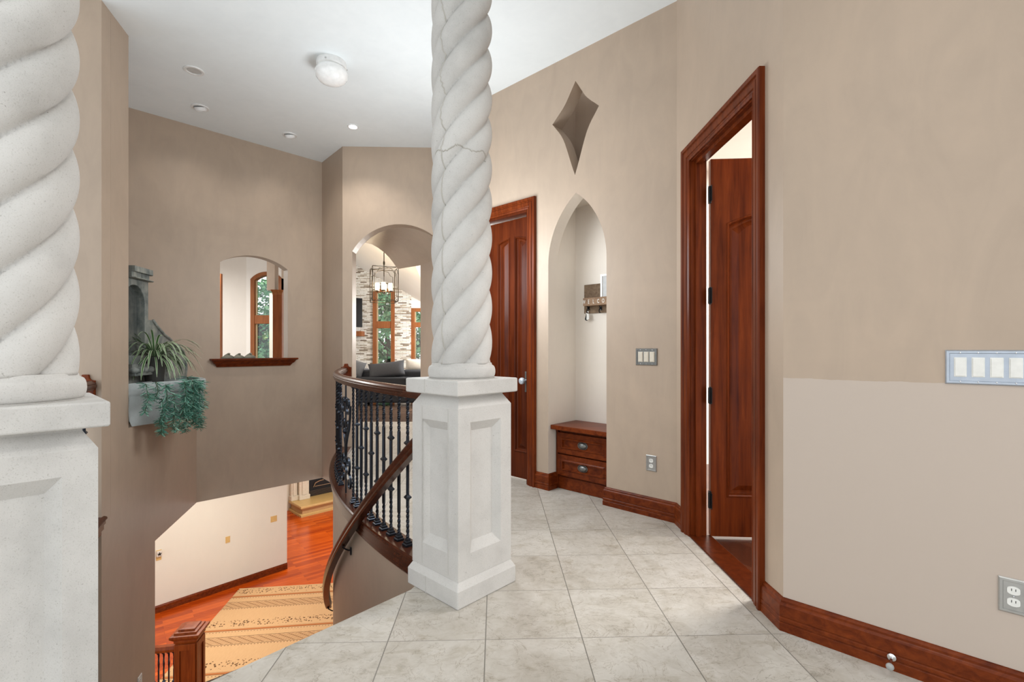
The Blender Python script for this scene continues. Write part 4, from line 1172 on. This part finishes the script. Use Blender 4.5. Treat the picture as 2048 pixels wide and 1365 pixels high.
def raw_mesh(name, verts, faces, mat, parent=None, uvs=None, smooth=True):
    me = bpy.data.meshes.new(name); me.from_pydata([tuple(v) for v in verts], [], faces)
    if uvs:
        l = me.uv_layers.new(name='UVMap')
        for lp in me.loops: l.data[lp.index].uv = (uvs[lp.vertex_index], 0)
    me.materials.append(mat)
    if smooth: me.polygons.foreach_set('use_smooth', [True]*len(me.polygons))
    o = bpy.data.objects.new(name, me); COL.objects.link(o)
    if parent: attach(o, parent)
    return o
spc = at(309, 712, 4.22); spz = spc.z
spt = thing('spider_plant', (spc.x, spc.y, zr1 - .1), 'green and white striped spider plant spilling over the fountain basin', 'plant')
MB().lathe([(.001, zr1 - .105), (.06, zr1 - .105), (.085, spz - .01), (.078, spz - .005), (.07, spz - .03), (.001, spz - .03)], 18, frame(spc.x, spc.y)).build('pot', simple('dark_pot', (.05, .05, .045), .6), spt, smooth=40)
V, F_, U = [], [], []
rnd = random.Random(3)
for k in range(150):
    a = rnd.uniform(0, 2*pi); el = rnd.uniform(.15, 1.25)
    L_ = rnd.uniform(.24, .46)
    blade(V, F_, U, (spc.x + .02*cos(a), spc.y + .02*sin(a), spz - .01), (cos(a)*cos(el), sin(a)*cos(el), sin(el)), L_, rnd.uniform(.012, .019), rnd.uniform(1.6, 3.4))
raw_mesh('leaves', V, F_, M_leafv, spt, U)
def fern_strand(V, F, top, length, sway, rnd, rad=.045, dens=430):
    dens *= .62
    path = []
    for i_ in range(24):
        t = i_/23
        path.append(Vector((top[0] + sway[0]*t*t + .015*sin(5*t + top[0]*9), top[1] + sway[1]*t*t, top[2] + .03*sin(pi*min(1, t*4)) - length*t)))
    for k in range(int(dens*length/.4)):
        t = rnd.random()**.9; i_ = min(22, int(t*23)); p = path[i_].lerp(path[i_+1], t*23 - i_)
        a = rnd.uniform(0, 2*pi); r_ = rad*rnd.uniform(.5, 1.25)*(1 - .35*t)
        out = Vector((cos(a), sin(a), rnd.uniform(-1.1, .25))).normalized()
        q = p + out*r_; s_ = out.cross(Vector((rnd.uniform(-1, 1), rnd.uniform(-1, 1), rnd.uniform(-1, 1)))).normalized()*rnd.uniform(.0022, .0046)
        o = len(V); V += [p + out*r_*.15 - s_*.5, p + out*r_*.15 + s_*.5, q + s_*.8, q + out*.012, q - s_*.8]; F.append((o, o+1, o+2, o+3, o+4))
    return path
def fern(name_label, strands, seed):
    c = strands[0][0]
    t = thing('trailing_fern', (c[0], c[1], zr1 - .02), name_label, 'plant'); rnd = random.Random(seed)
    st_ = MB()
    for top, L_, sway, rad, dens in strands:
        V, F = [], []; path = fern_strand(V, F, top, L_, sway, rnd, rad, dens)
        raw_mesh('frond', V, F, M_fern, t, smooth=False); st_.tube(path, .003, 5)
    st_.build('stems', simple('fern_stem', (.05, .09, .04), .6), t)
def fp(px, py, d): return tuple(at(px, py, d))
fern('feathery green fern trailing in separate strands down the front of the fountain basin',
     [(fp(292, 770, 3.80), .22, (.02, -.02), .05, 520), (fp(312, 768, 3.86), .14, (.0, 0), .045, 420), (fp(331, 770, 3.93), .40, (.0, -.03), .06, 560), (fp(345, 790, 3.98), .30, (.03, 0), .055, 460), (fp(322, 800, 3.90), .20, (0, 0), .05, 420)], 5)
fern('bushy green fern draping over the far corner of the fountain basin',
     [(fp(368, 764, 4.12), .40, (-.01, -.03), .06, 560), (fp(383, 760, 4.22), .38, (.03, 0), .08, 700), (fp(395, 762, 4.30), .42, (.02, .02), .075, 700), (fp(376, 757, 4.28), .20, (.02, 0), .085, 700), (fp(374, 790, 4.16), .32, (.0, 0), .06, 500)], 6)

# =================================================================== LIVING ROOM
def window_unit(name, x0, x1, y, ztop_, rise_, zbar0, zbar1, mat, label, depth=.14, fw=.085, z0=0.0, pane=True):
    root = thing(name, ((x0+x1)/2, y, z0), label, 'window'); root['kind'] = 'structure'
    def loop(k, zb=z0):
        a = seg_arch((x0+x1)/2, (x1-x0)/2 - k, ztop_ - rise_ - k*.3, ztop_ - k, 14) if rise_ > .01 else [(x0 + k, ztop_ - k), (x1 - k, ztop_ - k)]
        return [(x0 + k, zb + k*.5)] + a + [(x1 - k, zb + k*.5)]
    R_ = Matrix(((1, 0, 0, 0), (0, 0, 1, y - .03), (0, 1, 0, 0), (0, 0, 0, 1)))
    MB().prism(loop(0), 0, depth, R_, [loop(fw)]).build('window_frame', mat, root, bevel=.006)
    MB().box(((x0+x1)/2, y + .02, (zbar0+zbar1)/2), (x1 - x0 - fw*2, .07, zbar1 - zbar0), None).build('transom_bar', mat, root, bevel=.005)
    sash = MB()
    for xx in (x0 + fw + .012, x1 - fw - .012): sash.box((xx, y + .055, (ztop_ - rise_ + z0)/2), (.024, .035, ztop_ - rise_ - z0 - .05))
    sash.build('sash', simple('pale_sash', (.50, .40, .24), .5), root)
    gm = bpy.data.materials.get('window_glass')
    if gm is None:
        gm, nt, b = newmat('window_glass')
        for n_ in list(nt.nodes):
            if n_.type != 'OUTPUT_MATERIAL': nt.nodes.remove(n_)
        tr = nt.nodes.new('ShaderNodeBsdfTransparent'); gl_ = nt.nodes.new('ShaderNodeBsdfGlossy'); gl_.inputs['Roughness'].default_value = .02
        mx_ = nt.nodes.new('ShaderNodeMixShader'); mx_.inputs[0].default_value = .05
        nt.links.new(tr.outputs[0], mx_.inputs[1]); nt.links.new(gl_.outputs[0], mx_.inputs[2])
        nt.links.new(mx_.outputs[0], [n_ for n_ in nt.nodes if n_.type == 'OUTPUT_MATERIAL'][0].inputs[0])
    MB().prism(loop(fw), .09, .096, R_).build('pane', gm, root)
    return root
window_unit('window_1', wx0, wx1, SD, wtop, .09, Z(657), Z(643), M_oak, 'tall arched wooden window in the stacked stone wall beyond the archway')
window_unit('window_2', gx0, gx1, GD, gtop, .16, Z(648, GD), Z(631, GD), M_oak, 'tall arched wooden window seen through the stairwell opening')
w3 = window_unit('window_3', ox0, ox1, d2, oz1, 0, Z(655, d2), Z(645, d2), M_oak, 'narrow wooden glazed door beside the stone wall, at the archway edge')
bl = MB()
for k in range(60):
    bl.box(((ox0+ox1)/2, d2 + .035, .08 + k*.028), (ox1-ox0-.19, .018, .004), None)
bl.build('blind', simple('grey_blind', (.16, .17, .21), .6), w3)
# chandelier
ch_d = 9.5; ccx = X(768, ch_d); ctop, cbot = Z(537, ch_d), Z(604, ch_d)
cd = thing('chandelier', (ccx, ch_d, ctop), 'iron lantern-cage chandelier with lit candle sleeves beyond the archway', 'chandelier')
hw_ = .24; Mch = frame(ccx, ch_d, 0, 22)
cg = MB(); r_ = .007
for sx, sy in ((-1, -1), (1, -1), (1, 1), (-1, 1)):
    cg.tube([Mch @ Vector((sx*hw_, sy*hw_, cbot)), Mch @ Vector((sx*hw_, sy*hw_, ctop))], r_, 6)
for zz in (ctop, cbot):
    cg.tube([Mch @ Vector((sx*hw_, sy*hw_, zz)) for sx, sy in ((-1, -1), (1, -1), (1, 1), (-1, 1))], r_, 6, loop=True)
for k in range(4):
    Mk_ = Mch @ Matrix.Rotation(pi/2*k, 4, 'Z')
    H_ = ctop - cbot; w_ = hw_ - .035
    pts = [(-w_, cbot + .12*H_), (-w_, ctop - .20*H_), (-w_ + .05, ctop - .17*H_), (-w_ + .09, ctop - .06*H_), (0, ctop - .01*H_), (w_ - .09, ctop - .06*H_), (w_ - .05, ctop - .17*H_), (w_, ctop - .20*H_), (w_, cbot + .12*H_), (w_ - .06, cbot + .02*H_), (0, cbot + .10*H_), (-w_ + .06, cbot + .02*H_)]
    cg.tube([Mk_ @ Vector((x, -hw_, z)) for x, z in pts], .005, 6, loop=True)
cg.build('cage', M_bronze, cd)
zci = zc_l(ccx, ch_d)
MB().tube([(ccx, ch_d, ctop - .16), (ccx, ch_d, ctop + .06), (ccx, ch_d, zci)], .009, 8).build('stem', M_bronze, cd)
MB().sphere((ccx, ch_d, ctop + .10), (.02, .02, .05), 10, 8).build('stem_joint', M_bronze, cd)
hub = MB(); zh = cbot + .29*(ctop-cbot)
hub.tube([(ccx, ch_d, ctop - .16), (ccx, ch_d, zh)], .006, 6); hub.sphere((ccx, ch_d, zh), .035, 12, 8)
for k in range(4): hub.tube([Mch @ Matrix.Rotation(pi/2*k, 4, 'Z') @ Vector(p) for p in [(0, 0, ctop - .0), (hw_, hw_, ctop)]], .005, 6)
for k in range(4):
    a = pi/2*k - .21; ex, ey = .125*cos(a), .125*sin(a)
    q = Mch @ Vector((ex, ey, 0))
    hub.tube([(ccx, ch_d, zh - .01), (q.x*.5 + ccx*.5, q.y*.5 + ch_d*.5, zh - .05), (q.x, q.y, zh + .01)], .006, 6)
hub.build('arms', M_bronze, cd)
for k in range(4):
    a = pi/2*k - .21; q = Mch @ Vector((.125*cos(a), .125*sin(a), 0))
    MB().lathe([(.001, zh + .01), (.045, zh + .012), (.043, zh + .03), (.001, zh + .03)], 14, frame(q.x, q.y)).build('bobeche', M_bronze, cd)
    MB().lathe([(.001, zh + .031), (.038, zh + .031), (.038, zh + .175), (.034, zh + .175), (.001, zh + .168)], 16, frame(q.x, q.y)).build('candle_sleeve', M_glow, cd, smooth=40)
# sofa and pillows
sd = 10.35; sx0, sx1 = X(700, sd), X(862, sd)
sf_ = thing('sofa', ((sx0+sx1)/2, sd + .4, 0), 'charcoal upholstered sofa seen from behind through the archway', 'sofa')
MB().box(((sx0+sx1)/2, sd + .10, .335), (sx1 - sx0, .20, .55)).build('sofa_back', M_sofa, sf_, bevel=.04, bseg=3)
MB().box(((sx0+sx1)/2, sd + .58, .26), (sx1 - sx0, .75, .36)).build('seat_base', M_sofa, sf_, bevel=.03)
MB().box((sx0 + .0, sd + .55, .42), (.24, .95, .70)).build('armrest', M_sofal, sf_, bevel=.05, bseg=3)
for k in range(2):
    w_ = (sx1 - sx0 - .2)/2
    MB().box((sx0 + .12 + w_*(k + .5), sd + .36, .56), (w_ - .02, .24, .40)).build('back_cushion', M_sofa, sf_, bevel=.07, bseg=4)
for (fx, fy) in ((sx0 + .15, sd + .1), (sx1 - .1, sd + .1), (sx0 + .15, sd + .85), (sx1 - .1, sd + .85)):
    MB().box((fx, fy, .04), (.05, .05, .08)).build('foot', M_black, sf_)
def pillow(name, c, w, h, t, rx, ry, mat, label):
    m = MB(); n = 14; rings = []
    M = Matrix.Translation(Vector(c)) @ Matrix.Rotation(radians(ry), 4, 'Y') @ Matrix.Rotation(radians(rx), 4, 'X')
    vs = []; fs = []
    for side in (1, -1):
        for i_ in range(n+1):
            for j_ in range(n+1):
                u = 2*i_/n - 1; v = 2*j_/n - 1
                th = t*.5*((1-u*u)*(1-v*v))**.42
                pin = 1 - .07*(u*u*(1 - v*v)) - .0; pin2 = 1 - .09*(v*v*(1-u*u))
                vs.append((u*w/2*(1 - .06*(1-v*v)*abs(u)), side*th, v*h/2*(1 - .08*(1-u*u)*abs(v))))
    s1_ = (n+1)*(n+1)
    for i_ in range(n):
        for j_ in range(n):
            a = i_*(n+1)+j_; fs.append((a, a+1, a+n+2, a+n+1)); fs.append((s1_+a, s1_+a+n+1, s1_+a+n+2, s1_+a+1))
    m.add(vs, fs, M); o = m.build(name, mat, smooth='all'); return tag(o, label, 'pillow')
pc = at(774, 745, sd + .20)
pillow('throw_pillow', (pc.x, sd + .17, .765), .80, .34, .20, -10, -7, M_pillow, 'large slate throw pillow leaning along the sofa back')
pc = at(714, 742, sd + .2)
pillow('throw_pillow', (pc.x, sd + .17, .80), .34, .34, .14, -14, 18, M_sofal, 'paler grey throw pillow at the arm end of the sofa')
pc = at(830, 742, sd + .4)
pillow('throw_pillow', (pc.x, sd + .56, .85), .5, .30, .16, -14, 0, M_linen, 'cream throw pillow at the shaded end of the sofa, past the large slate one')
# television, mantel, card on the mantel
tv = thing('television', (X(708, 11.75), 11.75, Z(655, 11.75)), 'black flat television on the stacked stone wall beyond the archway', 'television')
tx1, tz1, tz0 = X(725, 11.6), Z(597, 11.6), Z(655, 11.6)
tm = MB(); Mt = Matrix.Translation((tx1, 11.6, 0)) @ Matrix.Rotation(radians(38), 4, 'Z')
tm.box((-.60, .03, (tz0+tz1)/2), (1.2, .05, tz1 - tz0), Matrix.Translation((0, 0, 0)) @ Mt)
tm.build('tv_body', M_screen, tv, bevel=.006)
MB().box((-.60, .002, (tz0+tz1)/2), (1.17, .006, tz1 - tz0 - .04), Mt).build('screen', M_screen, tv)
mn = MB().box((X(726, 11.85) - .6, 11.86, Z(668, 11.85)), (1.2, .26, .125)); mno = mn.build('mantel_shelf', M_oak, bevel=.006); tag(mno, 'thick wooden mantel shelf under the television', 'shelf')
cdm = MB().box((X(713, 11.8), 11.83, Z(668, 11.85) + .0625 + .055), (.14, .03, .11)).build('mantel_card', M_plate, bevel=.003); tag(cdm, 'small white card standing on the mantel shelf below the television', 'card')
# gallery post with capital and header
gd = 8.0
gx = (X(547.5, gd) + X(566, gd))/2; gw_ = X(566, gd) - X(547.5, gd)
gpz = Z(587, gd)
post = thing('gallery_post', (gx, gd, 0), 'square cherry-panelled post with capital, seen through the stairwell opening', 'post')
Mg = frame(gx, gd, 0, 12)
MB().box((0, 0, gpz/2), (gw_*.92, gw_*.92, gpz), Mg).build('post_shaft', wood('post_wood', (.16, .045, .015), (.28, .085, .028)), post, bevel=.004)
MB().rings([[(-h, -h, z), (h, -h, z), (h, h, z), (-h, h, z)] for h, z in ((gw_*.48, gpz - .03), (gw_*.50, gpz), (gw_*.62, gpz + .035), (gw_*.62, gpz + .05), (gw_*.3, gpz + .05))], M=Mg).build('post_capital', M_oak, post)
hdm = MB()
hdm.box((X(546, gd) - .03, gd + .05, (gpz + .05 + 3.1)/2), (.13, .13, 3.1 - gpz - .05))
hdm.box((gx + .55, gd + .05, 2.95), (1.0, .13, .5))
ha_ = seg_arch(gx + .55, .50, gpz + .25, gpz + .62, 12)
hdm.prism([(gx + .05, gpz + .05)] + ha_ + [(gx + 1.05, gpz + .05), (gx + 1.1, 2.75), (gx + .05, 2.75)], 0, .12, Matrix(((1, 0, 0, 0), (0, 0, 1, gd + .0), (0, 1, 0, 0), (0, 0, 0, 1))))
hdm_o = hdm.build('wall_gallery_header', M_wall); struct(hdm_o)
pil = MB().box((X(544, 9.6), 9.6, Z(587, 9.6)/2), (.07, .07, Z(587, 9.6))).build('trim_1', M_cream); struct(pil)
cas = MB().box((X(440.5, 8.2), 8.2, Z(548, 8.2)/2), (.05, .05, Z(548, 8.2))).build('trim_2', M_oak); struct(cas)

# ---- trees outside the windows
M_tree = leaf_mat('tree_leaves', (.035, .16, .07), (.10, .33, .15), (.30, .55, .28))
M_treeY = leaf_mat('tree_leaves_yellow_green', (.09, .20, .04), (.24, .42, .10), (.5, .62, .25))
M_bark = simple('bark', (.06, .05, .04), .9)
def tree(x, y, h, rad, label, seed, mat, n=3800):
    t = thing('tree', (x, y, -1.5), label, 'tree'); rnd = random.Random(seed)
    tr = MB(); tr.tube([(x, y, -1.5), (x + .1, y, h*.35), (x - .05, y + .1, h*.7)], [.14, .10, .05], 8)
    V, F = [], []
    for k in range(10):
        a = rnd.uniform(0, 2*pi); z0_ = rnd.uniform(.0, h*.55)
        tr.tube([(x, y, z0_), (x + rad*.5*cos(a), y + rad*.35*sin(a), z0_ + .5), (x + rad*.95*cos(a), y + rad*.7*sin(a), z0_ + 1.0 + rnd.random()*.5)], [.045, .028, .012], 6)
    tr.build('trunk', M_bark, t, smooth=40)
    cl_ = [(rnd.gauss(0, .5)*rad, rnd.gauss(0, .4)*rad, rnd.uniform(-.8, h)) for _ in range(60)]
    for k in range(n):
        c = rnd.choice(cl_); p = Vector((x + c[0] + rnd.gauss(0, .22), y + c[1] + rnd.gauss(0, .22), c[2] + rnd.gauss(0, .18)))
        d = Vector((rnd.gauss(0, 1), rnd.gauss(0, 1), rnd.gauss(0, .7))).normalized(); s_ = d.cross(Vector((rnd.gauss(0, 1), rnd.gauss(0, 1), rnd.gauss(0, 1)))).normalized()
        L_ = rnd.uniform(.11, .20); w_ = L_*.36; o = len(V)
        V += [p, p + d*L_*.45 + s_*w_, p + d*L_, p + d*L_*.45 - s_*w_]; F.append((o, o+1, o+2, o+3))
    raw_mesh('foliage', V, F, mat, t, smooth=False)
tree(-4.5, 17.2, 3.9, 1.25, 'leafy green tree outside the window of the stacked stone wall', 11, M_tree, 6500)
tree(-8.7, 16.6, 3.4, 1.3, 'leafy tree outside the arched window seen through the stairwell opening', 12, M_tree, 6500)
tree(-10.2, 20.8, 2.4, 1.6, 'yellow-green tree standing behind the leafy one at the stairwell-opening window', 13, M_treeY, 5200)
tree(-4.0, 21.2, 3.0, 1.2, 'green tree beyond the glazed door at the archway edge', 14, M_tree, 3600)
struct(MB().box((-6, 25, -1.6), (40, 20, .1)).build('ground_outside', simple('lawn_green', (.06, .14, .04), .9)))

# =================================================================== LOWER ROOM
# rug
ru0 = gp(479, 1179, ZL); ra = radians(7.4)
def rug_mat():
    m, nt, b = newmat('woven_rug')
    tc = nt.nodes.new('ShaderNodeTexCoord'); sp = nt.nodes.new('ShaderNodeSeparateXYZ'); nt.links.new(tc.outputs['Object'], sp.inputs[0])
    v = sp.outputs[1]; u = sp.outputs[0]
    base = mixc(nt, noise(nt, coords(nt, (40, 3, 1)), 3, 4), (.50, .31, .15), (.62, .41, .22))
    def band(a, w): return math_(nt, 'LESS_THAN', math_(nt, 'ABSOLUTE', math_(nt, 'SUBTRACT', v, a)), w)
    P_ = 1.04       # repeat of the stripe set
    vf = math_(nt, 'MODULO', math_(nt, 'ADD', math_(nt, 'MULTIPLY', v, -1.0), P_*20), P_)
    def bandf(a, w): return math_(nt, 'LESS_THAN', math_(nt, 'ABSOLUTE', math_(nt, 'SUBTRACT', vf, a)), w)
    def diamonds(a, hgt, per):
        uu = math_(nt, 'ABSOLUTE', math_(nt, 'SUBTRACT', math_(nt, 'FRACT', math_(nt, 'DIVIDE', u, per)), .5))
        vv = math_(nt, 'DIVIDE', math_(nt, 'ABSOLUTE', math_(nt, 'SUBTRACT', vf, a)), hgt*2)
        return math_(nt, 'ADD', uu, vv)
    vor = nt.nodes.new('ShaderNodeTexVoronoi'); vor.inputs['Scale'].default_value = 26; nt.links.new(tc.outputs['Object'], vor.inputs['Vector'])
    dots = math_(nt, 'LESS_THAN', vor.outputs['Distance'], .36)
    dm_ = math_(nt, 'LESS_THAN', diamonds(.13, .10, .34), .46)
    k1 = math_(nt, 'MULTIPLY', math_(nt, 'MULTIPLY', bandf(.13, .085), dm_), dots)
    c = mixc(nt, k1, base, (.06, .03, .018))
    k1b = math_(nt, 'MULTIPLY', bandf(.13, .095), math_(nt, 'LESS_THAN', vor.outputs['Distance'], .27)); c = mixc(nt, k1b, c, (.12, .06, .03))
    c = mixc(nt, bandf(.315, .018), c, (.40, .14, .045)); c = mixc(nt, bandf(.338, .004), c, (.08, .04, .025)); c = mixc(nt, bandf(.285, .003), c, (.30, .12, .05))
    wv = math_(nt, 'LESS_THAN', math_(nt, 'ABSOLUTE', math_(nt, 'SUBTRACT', math_(nt, 'FRACT', math_(nt, 'MULTIPLY', math_(nt, 'ADD', u, math_(nt, 'MULTIPLY', vf, 1.6)), 16)), .5)), .17)
    wv2 = math_(nt, 'LESS_THAN', math_(nt, 'ABSOLUTE', math_(nt, 'SUBTRACT', math_(nt, 'FRACT', math_(nt, 'MULTIPLY', math_(nt, 'SUBTRACT', u, math_(nt, 'MULTIPLY', vf, 1.6)), 7)), .5)), .10)
    k3 = math_(nt, 'MULTIPLY', bandf(.60, .085), math_(nt, 'MULTIPLY', math_(nt, 'MAXIMUM', wv, wv2), .7)); c = mixc(nt, k3, c, (.17, .07, .03))
    c = mixc(nt, bandf(.50, .005), c, (.10, .05, .03)); c = mixc(nt, bandf(.70, .005), c, (.10, .05, .03))
    tick = math_(nt, 'MULTIPLY', bandf(.725, .007), math_(nt, 'LESS_THAN', math_(nt, 'FRACT', math_(nt, 'MULTIPLY', u, 22)), .35)); c = mixc(nt, tick, c, (.12, .06, .03))
    tick = math_(nt, 'MULTIPLY', bandf(.37, .006), math_(nt, 'LESS_THAN', math_(nt, 'FRACT', math_(nt, 'MULTIPLY', u, 22)), .35)); c = mixc(nt, tick, c, (.12, .06, .03))
    nt.links.new(c, b.inputs['Base Color']); b.inputs['Roughness'].default_value = .95; b.inputs['Specular IOR Level'].default_value = .1
    return m
rg = MB().box((1.25, -1.3, .006), (2.5, 2.6, .012)).build('area_rug', rug_mat(), bevel=.004)
rg.location = (ru0.x, ru0.y, ZL); rg.rotation_euler = (0, 0, ra); tag(rg, 'tan woven rug with dark patterned stripes on the red wood floor downstairs', 'rug')
# baseboard of the cream wall
baseboard('baseboard_lower', [WL.pt(uL1 + .0, 0).xy, WL.pt(-2.6, 0).xy], ZL, .85, M_cherryX)
# hearth
hz_ = .275; he = thing('hearth', (h0.x, h0.y, ZL), 'raised golden stone hearth with coved sides on the red floor downstairs', 'hearth')
Mh = Matrix(((hdir.x, hn.x, 0, h0.x), (hdir.y, hn.y, 0, h0.y), (0, 0, 1, ZL), (0, 0, 0, 1)))
M_hear = simple('golden_travertine', (.62, .43, .17), .35); M_hearC = simple('carved_travertine', (.50, .30, .13), .7)
def hring(k, z): return [(k, k, z), (2.6, k, z), (2.6, .80, z), (k, .80, z)]
MB().rings([hring(0, 0), hring(0, .05), hring(.02, .062)], M=Mh).build('hearth_base', M_hear, he)
MB().rings([hring(.05, .06), hring(.06, .13), hring(.04, .20), hring(.02, .215)], M=Mh).build('hearth_cove', M_hearC, he)
MB().rings([hring(0, .212), hring(-.005, .235), hring(0, .27), hring(.01, hz_)], M=Mh).build('hearth_slab', M_hear, he)
# fireplace surround
fs = thing('fireplace_surround', (Mh @ Vector((.6, .6, hz_))), 'white fluted fireplace surround standing on the golden hearth', 'fireplace')
M_surr = simple('surround_white', (.70, .64, .53), .5)
for (xx, w_, dp) in ((.10, .16, .12), (.33, .26, .20)):
    pm = MB(); pm.box((xx, .80 - dp/2, hz_ + .75), (w_, dp, 1.5), Mh)
    pm.box((xx, .80 - dp/2 - .02, hz_ + .06), (w_ + .03, dp + .04, .12), Mh); pm.box((xx, .80 - dp - .012, hz_ + .8), (w_*.45, .02, 1.35), Mh)
    pm.build('pilaster', M_surr, fs, bevel=.012, bseg=3)
MB().box((1.05, .74, hz_ + 1.62), (2.2, .2, .25), Mh).build('surround_lintel', M_surr, fs, bevel=.01)
ins = thing('fireplace_insert', (Mh @ Vector((1.2, .7, hz_))), 'black fireplace insert with louvred grille on the golden hearth', 'fireplace insert')
MB().box((1.15, .75, hz_ + .55), (1.35, .08, 1.1), Mh).build('insert_body', M_black, ins)
gr = MB()
for k in range(5): gr.box((1.15, .70, hz_ + .03 + k*.030), (1.3, .02, .012), Mh)
gr.build('grille', simple('dark_louver', (.10, .07, .05), .5, .4), ins)
gt = MB(); gt.tube([Mh @ Vector((.66, .69, hz_ + .26)), Mh @ Vector((1.6, .69, hz_ + .26))], .008, 6); gt.tube([Mh @ Vector(p) for p in [(.62, .69, hz_ + .25), (.66, .66, hz_ + .36), (.78, .66, hz_ + .40), (.9, .69, hz_ + .40)]], .012, 6)
gt.build('log_grate', simple('warm_steel', (.6, .42, .28), .3, .7), ins)
# newel post and lower rail
nx, ny = -3.665, 5.52; nr_ = -10
nw = thing('lower_balustrade', (nx, ny, ZL), 'reddish wooden box newel with short iron-balustered rail downstairs', 'balustrade', rz=0)
Mw = frame(nx, ny, ZL, -nr_); Mw = frame(nx, ny, ZL, 10)
def sqr(prof, name, par, bev=.006, mat=None):
    return MB().rings([[(-h, -h, z), (h, -h, z), (h, h, z), (-h, h, z)] for h, z in prof], M=Mw).build(name, mat or M_newel, par, bevel=bev)
nb_ = sqr([(.118, 0), (.118, .20), (.105, .215), (.105, 1.03), (.118, 1.04), (.118, 1.07)], 'newel_post', nw)
sqr([(.118, 1.065), (.150, 1.10), (.150, 1.125), (.115, 1.132), (.115, 1.15), (.085, 1.155), (.085, 1.172), (.05, 1.174)], 'newel_cap', nw, .004)
for k in range(4):
    Rk = Mw @ Matrix.Rotation(pi/2*k, 4, 'Z')
    fr_ = MB().prism([(-.105, .22), (.105, .22), (.105, 1.02), (-.105, 1.02)], 0, .012, Rk @ Matrix(((1, 0, 0, 0), (0, 0, 1, -.117), (0, 1, 0, 0), (0, 0, 0, 1))), [[(-.055, .30), (.055, .30), (.055, .95), (-.055, .95)]])
    fr_.build('newel_panel_frame', M_newel, nw, bevel=.003)
MB().rings([[(x, o, z) for o, z in ((-.03, .90), (.03, .90), (.034, .93), (.026, .965), (-.026, .965), (-.034, .93))] for x in (-.10, -1.4)], M=Mw).build('rail', M_newel, nw)
MB().box((-.75, 0, .05), (1.3, .09, .06), Mw).build('shoe_rail', M_newel, nw)
for k in range(11):
    x = -.165 - k*.052; m = MB(); rings = []
    tw = 0
    for i_ in range(25):
        z = .08 + .82*i_/24; tw += .5 if i_ > 18 or i_ < 5 else 0
        rings.append([(x + .0095*cos(tw + q*pi/2), .0095*sin(tw + q*pi/2), z) for q in range(4)])
    m.rings(rings, M=Mw); b_ = m.build('baluster', M_iron, nw)
    zk = .42 if k % 2 else .56
    MB().lathe([(.009, zk - .02), (.022, zk - .003), (.022, zk + .003), (.009, zk + .02)], 4, Mw @ Matrix.Translation((x, 0, 0)), rot=pi/4).build('knuckle', M_iron, b_)
    MB().lathe([(.010, .872), (.020, .885), (.024, .899)], 4, Mw @ Matrix.Translation((x, 0, 0)), rot=pi/4).build('collar', M_iron, b_)

# =================================================================== LIGHT
def area(name, loc, size, power, col, rot=(0, 0, 0), sy=None):
    l = bpy.data.lights.new(name, 'AREA'); l.energy = power; l.color = col; l.size = size
    if sy: l.shape = 'RECTANGLE'; l.size_y = sy
    o = bpy.data.objects.new(name, l); COL.objects.link(o); o.location = loc; o.rotation_euler = rot; return o
def point(name, loc, power, col, r=.1):
    l = bpy.data.lights.new(name, 'POINT'); l.energy = power; l.color = col; l.shadow_soft_size = r
    o = bpy.data.objects.new(name, l); COL.objects.link(o); o.location = loc; return o
def spot(name, loc, power, col, ang=110, blend=.8, r=.05):
    l = bpy.data.lights.new(name, 'SPOT'); l.energy = power; l.color = col; l.spot_size = radians(ang); l.spot_blend = blend; l.shadow_soft_size = r
    o = bpy.data.objects.new(name, l); COL.objects.link(o); o.location = loc; return o
W = bpy.data.worlds.new('World'); scn.world = W; W.use_nodes = True
bg = W.node_tree.nodes['Background']; bg.inputs[0].default_value = (.93, .97, 1.0, 1); bg.inputs[1].default_value = 1.52
WARM = (1, .96, .91)
spot('spot_archway', (pl_.x, pl_.y, ZC - .03), 40, (1, .95, .88), 120)
for (x, y, e_) in ((.2, .5, 70), (-1.6, -.6, 60), (1.9, -1.2, 120)):
    spot('hall_fill_spot', (x, y, ZC - .02), e_, WARM, 150, 1.0, .12)  # unseen spots added overhead and behind the camera to brighten the hall
point('stairwell_fill', (-.62, 3.95, 2.0), 80, (.90, .96, 1), .45)  # added soft fill in mid-air, no fixture, lifts stairwell walls and ceiling
for q in (on_ceiling(400.5, 215), on_ceiling(579.5, 270)):
    spot('stair_downlight', (q.x, q.y, ZC - .04), 16, (1, .96, .90), 130, 1.0, .06)
point('living_fill', (-.85, 10.7, 1.85), 270, (1, .98, .95), .4)  # added fill without a fixture, brightens the living room
point('chandelier_glow', (ccx, ch_d, zh + .12), 18, (1, .8, .55), .1)
area('gallery_fill', (-5.4, 8.0, 2.95), 1.2, 95, (1, .97, .92))  # added panel under the gallery ceiling, stands in for window light
area('bedroom_fill', (3.0, 3.6, 3.05), 1.6, 260, (1, .98, .96))  # added ceiling panel, no fixture, makes the next room bright
area('lower_fill', (-4.2, 6.9, ZB - .04), 1.6, 72, (1, .95, .86))  # unseen warm panel added under the lower ceiling, no fixture built
area('lower_hearth_fill', (-4.0, 11.2, ZB - .04), 1.0, 70, (1, .93, .80))  # second unseen warm panel, added over the hearth side

# =================================================================== CAMERA
cam = bpy.data.cameras.new('Camera'); co = bpy.data.objects.new('Camera', cam); COL.objects.link(co)
cam.sensor_width = 36; cam.lens = FPX/2048*36; cam.shift_y = (HY - 682.5)/2048; cam.clip_start = .02
co.location = (0, 0, EYE); co.rotation_euler = (pi/2, 0, 0)
scn.camera = co
vs = scn.view_settings; vs.view_transform = 'Standard'; vs.look = 'None'; vs.exposure = 0.09; vs.gamma = 1.0
try: vs.use_curve_mapping = False
except Exception: pass
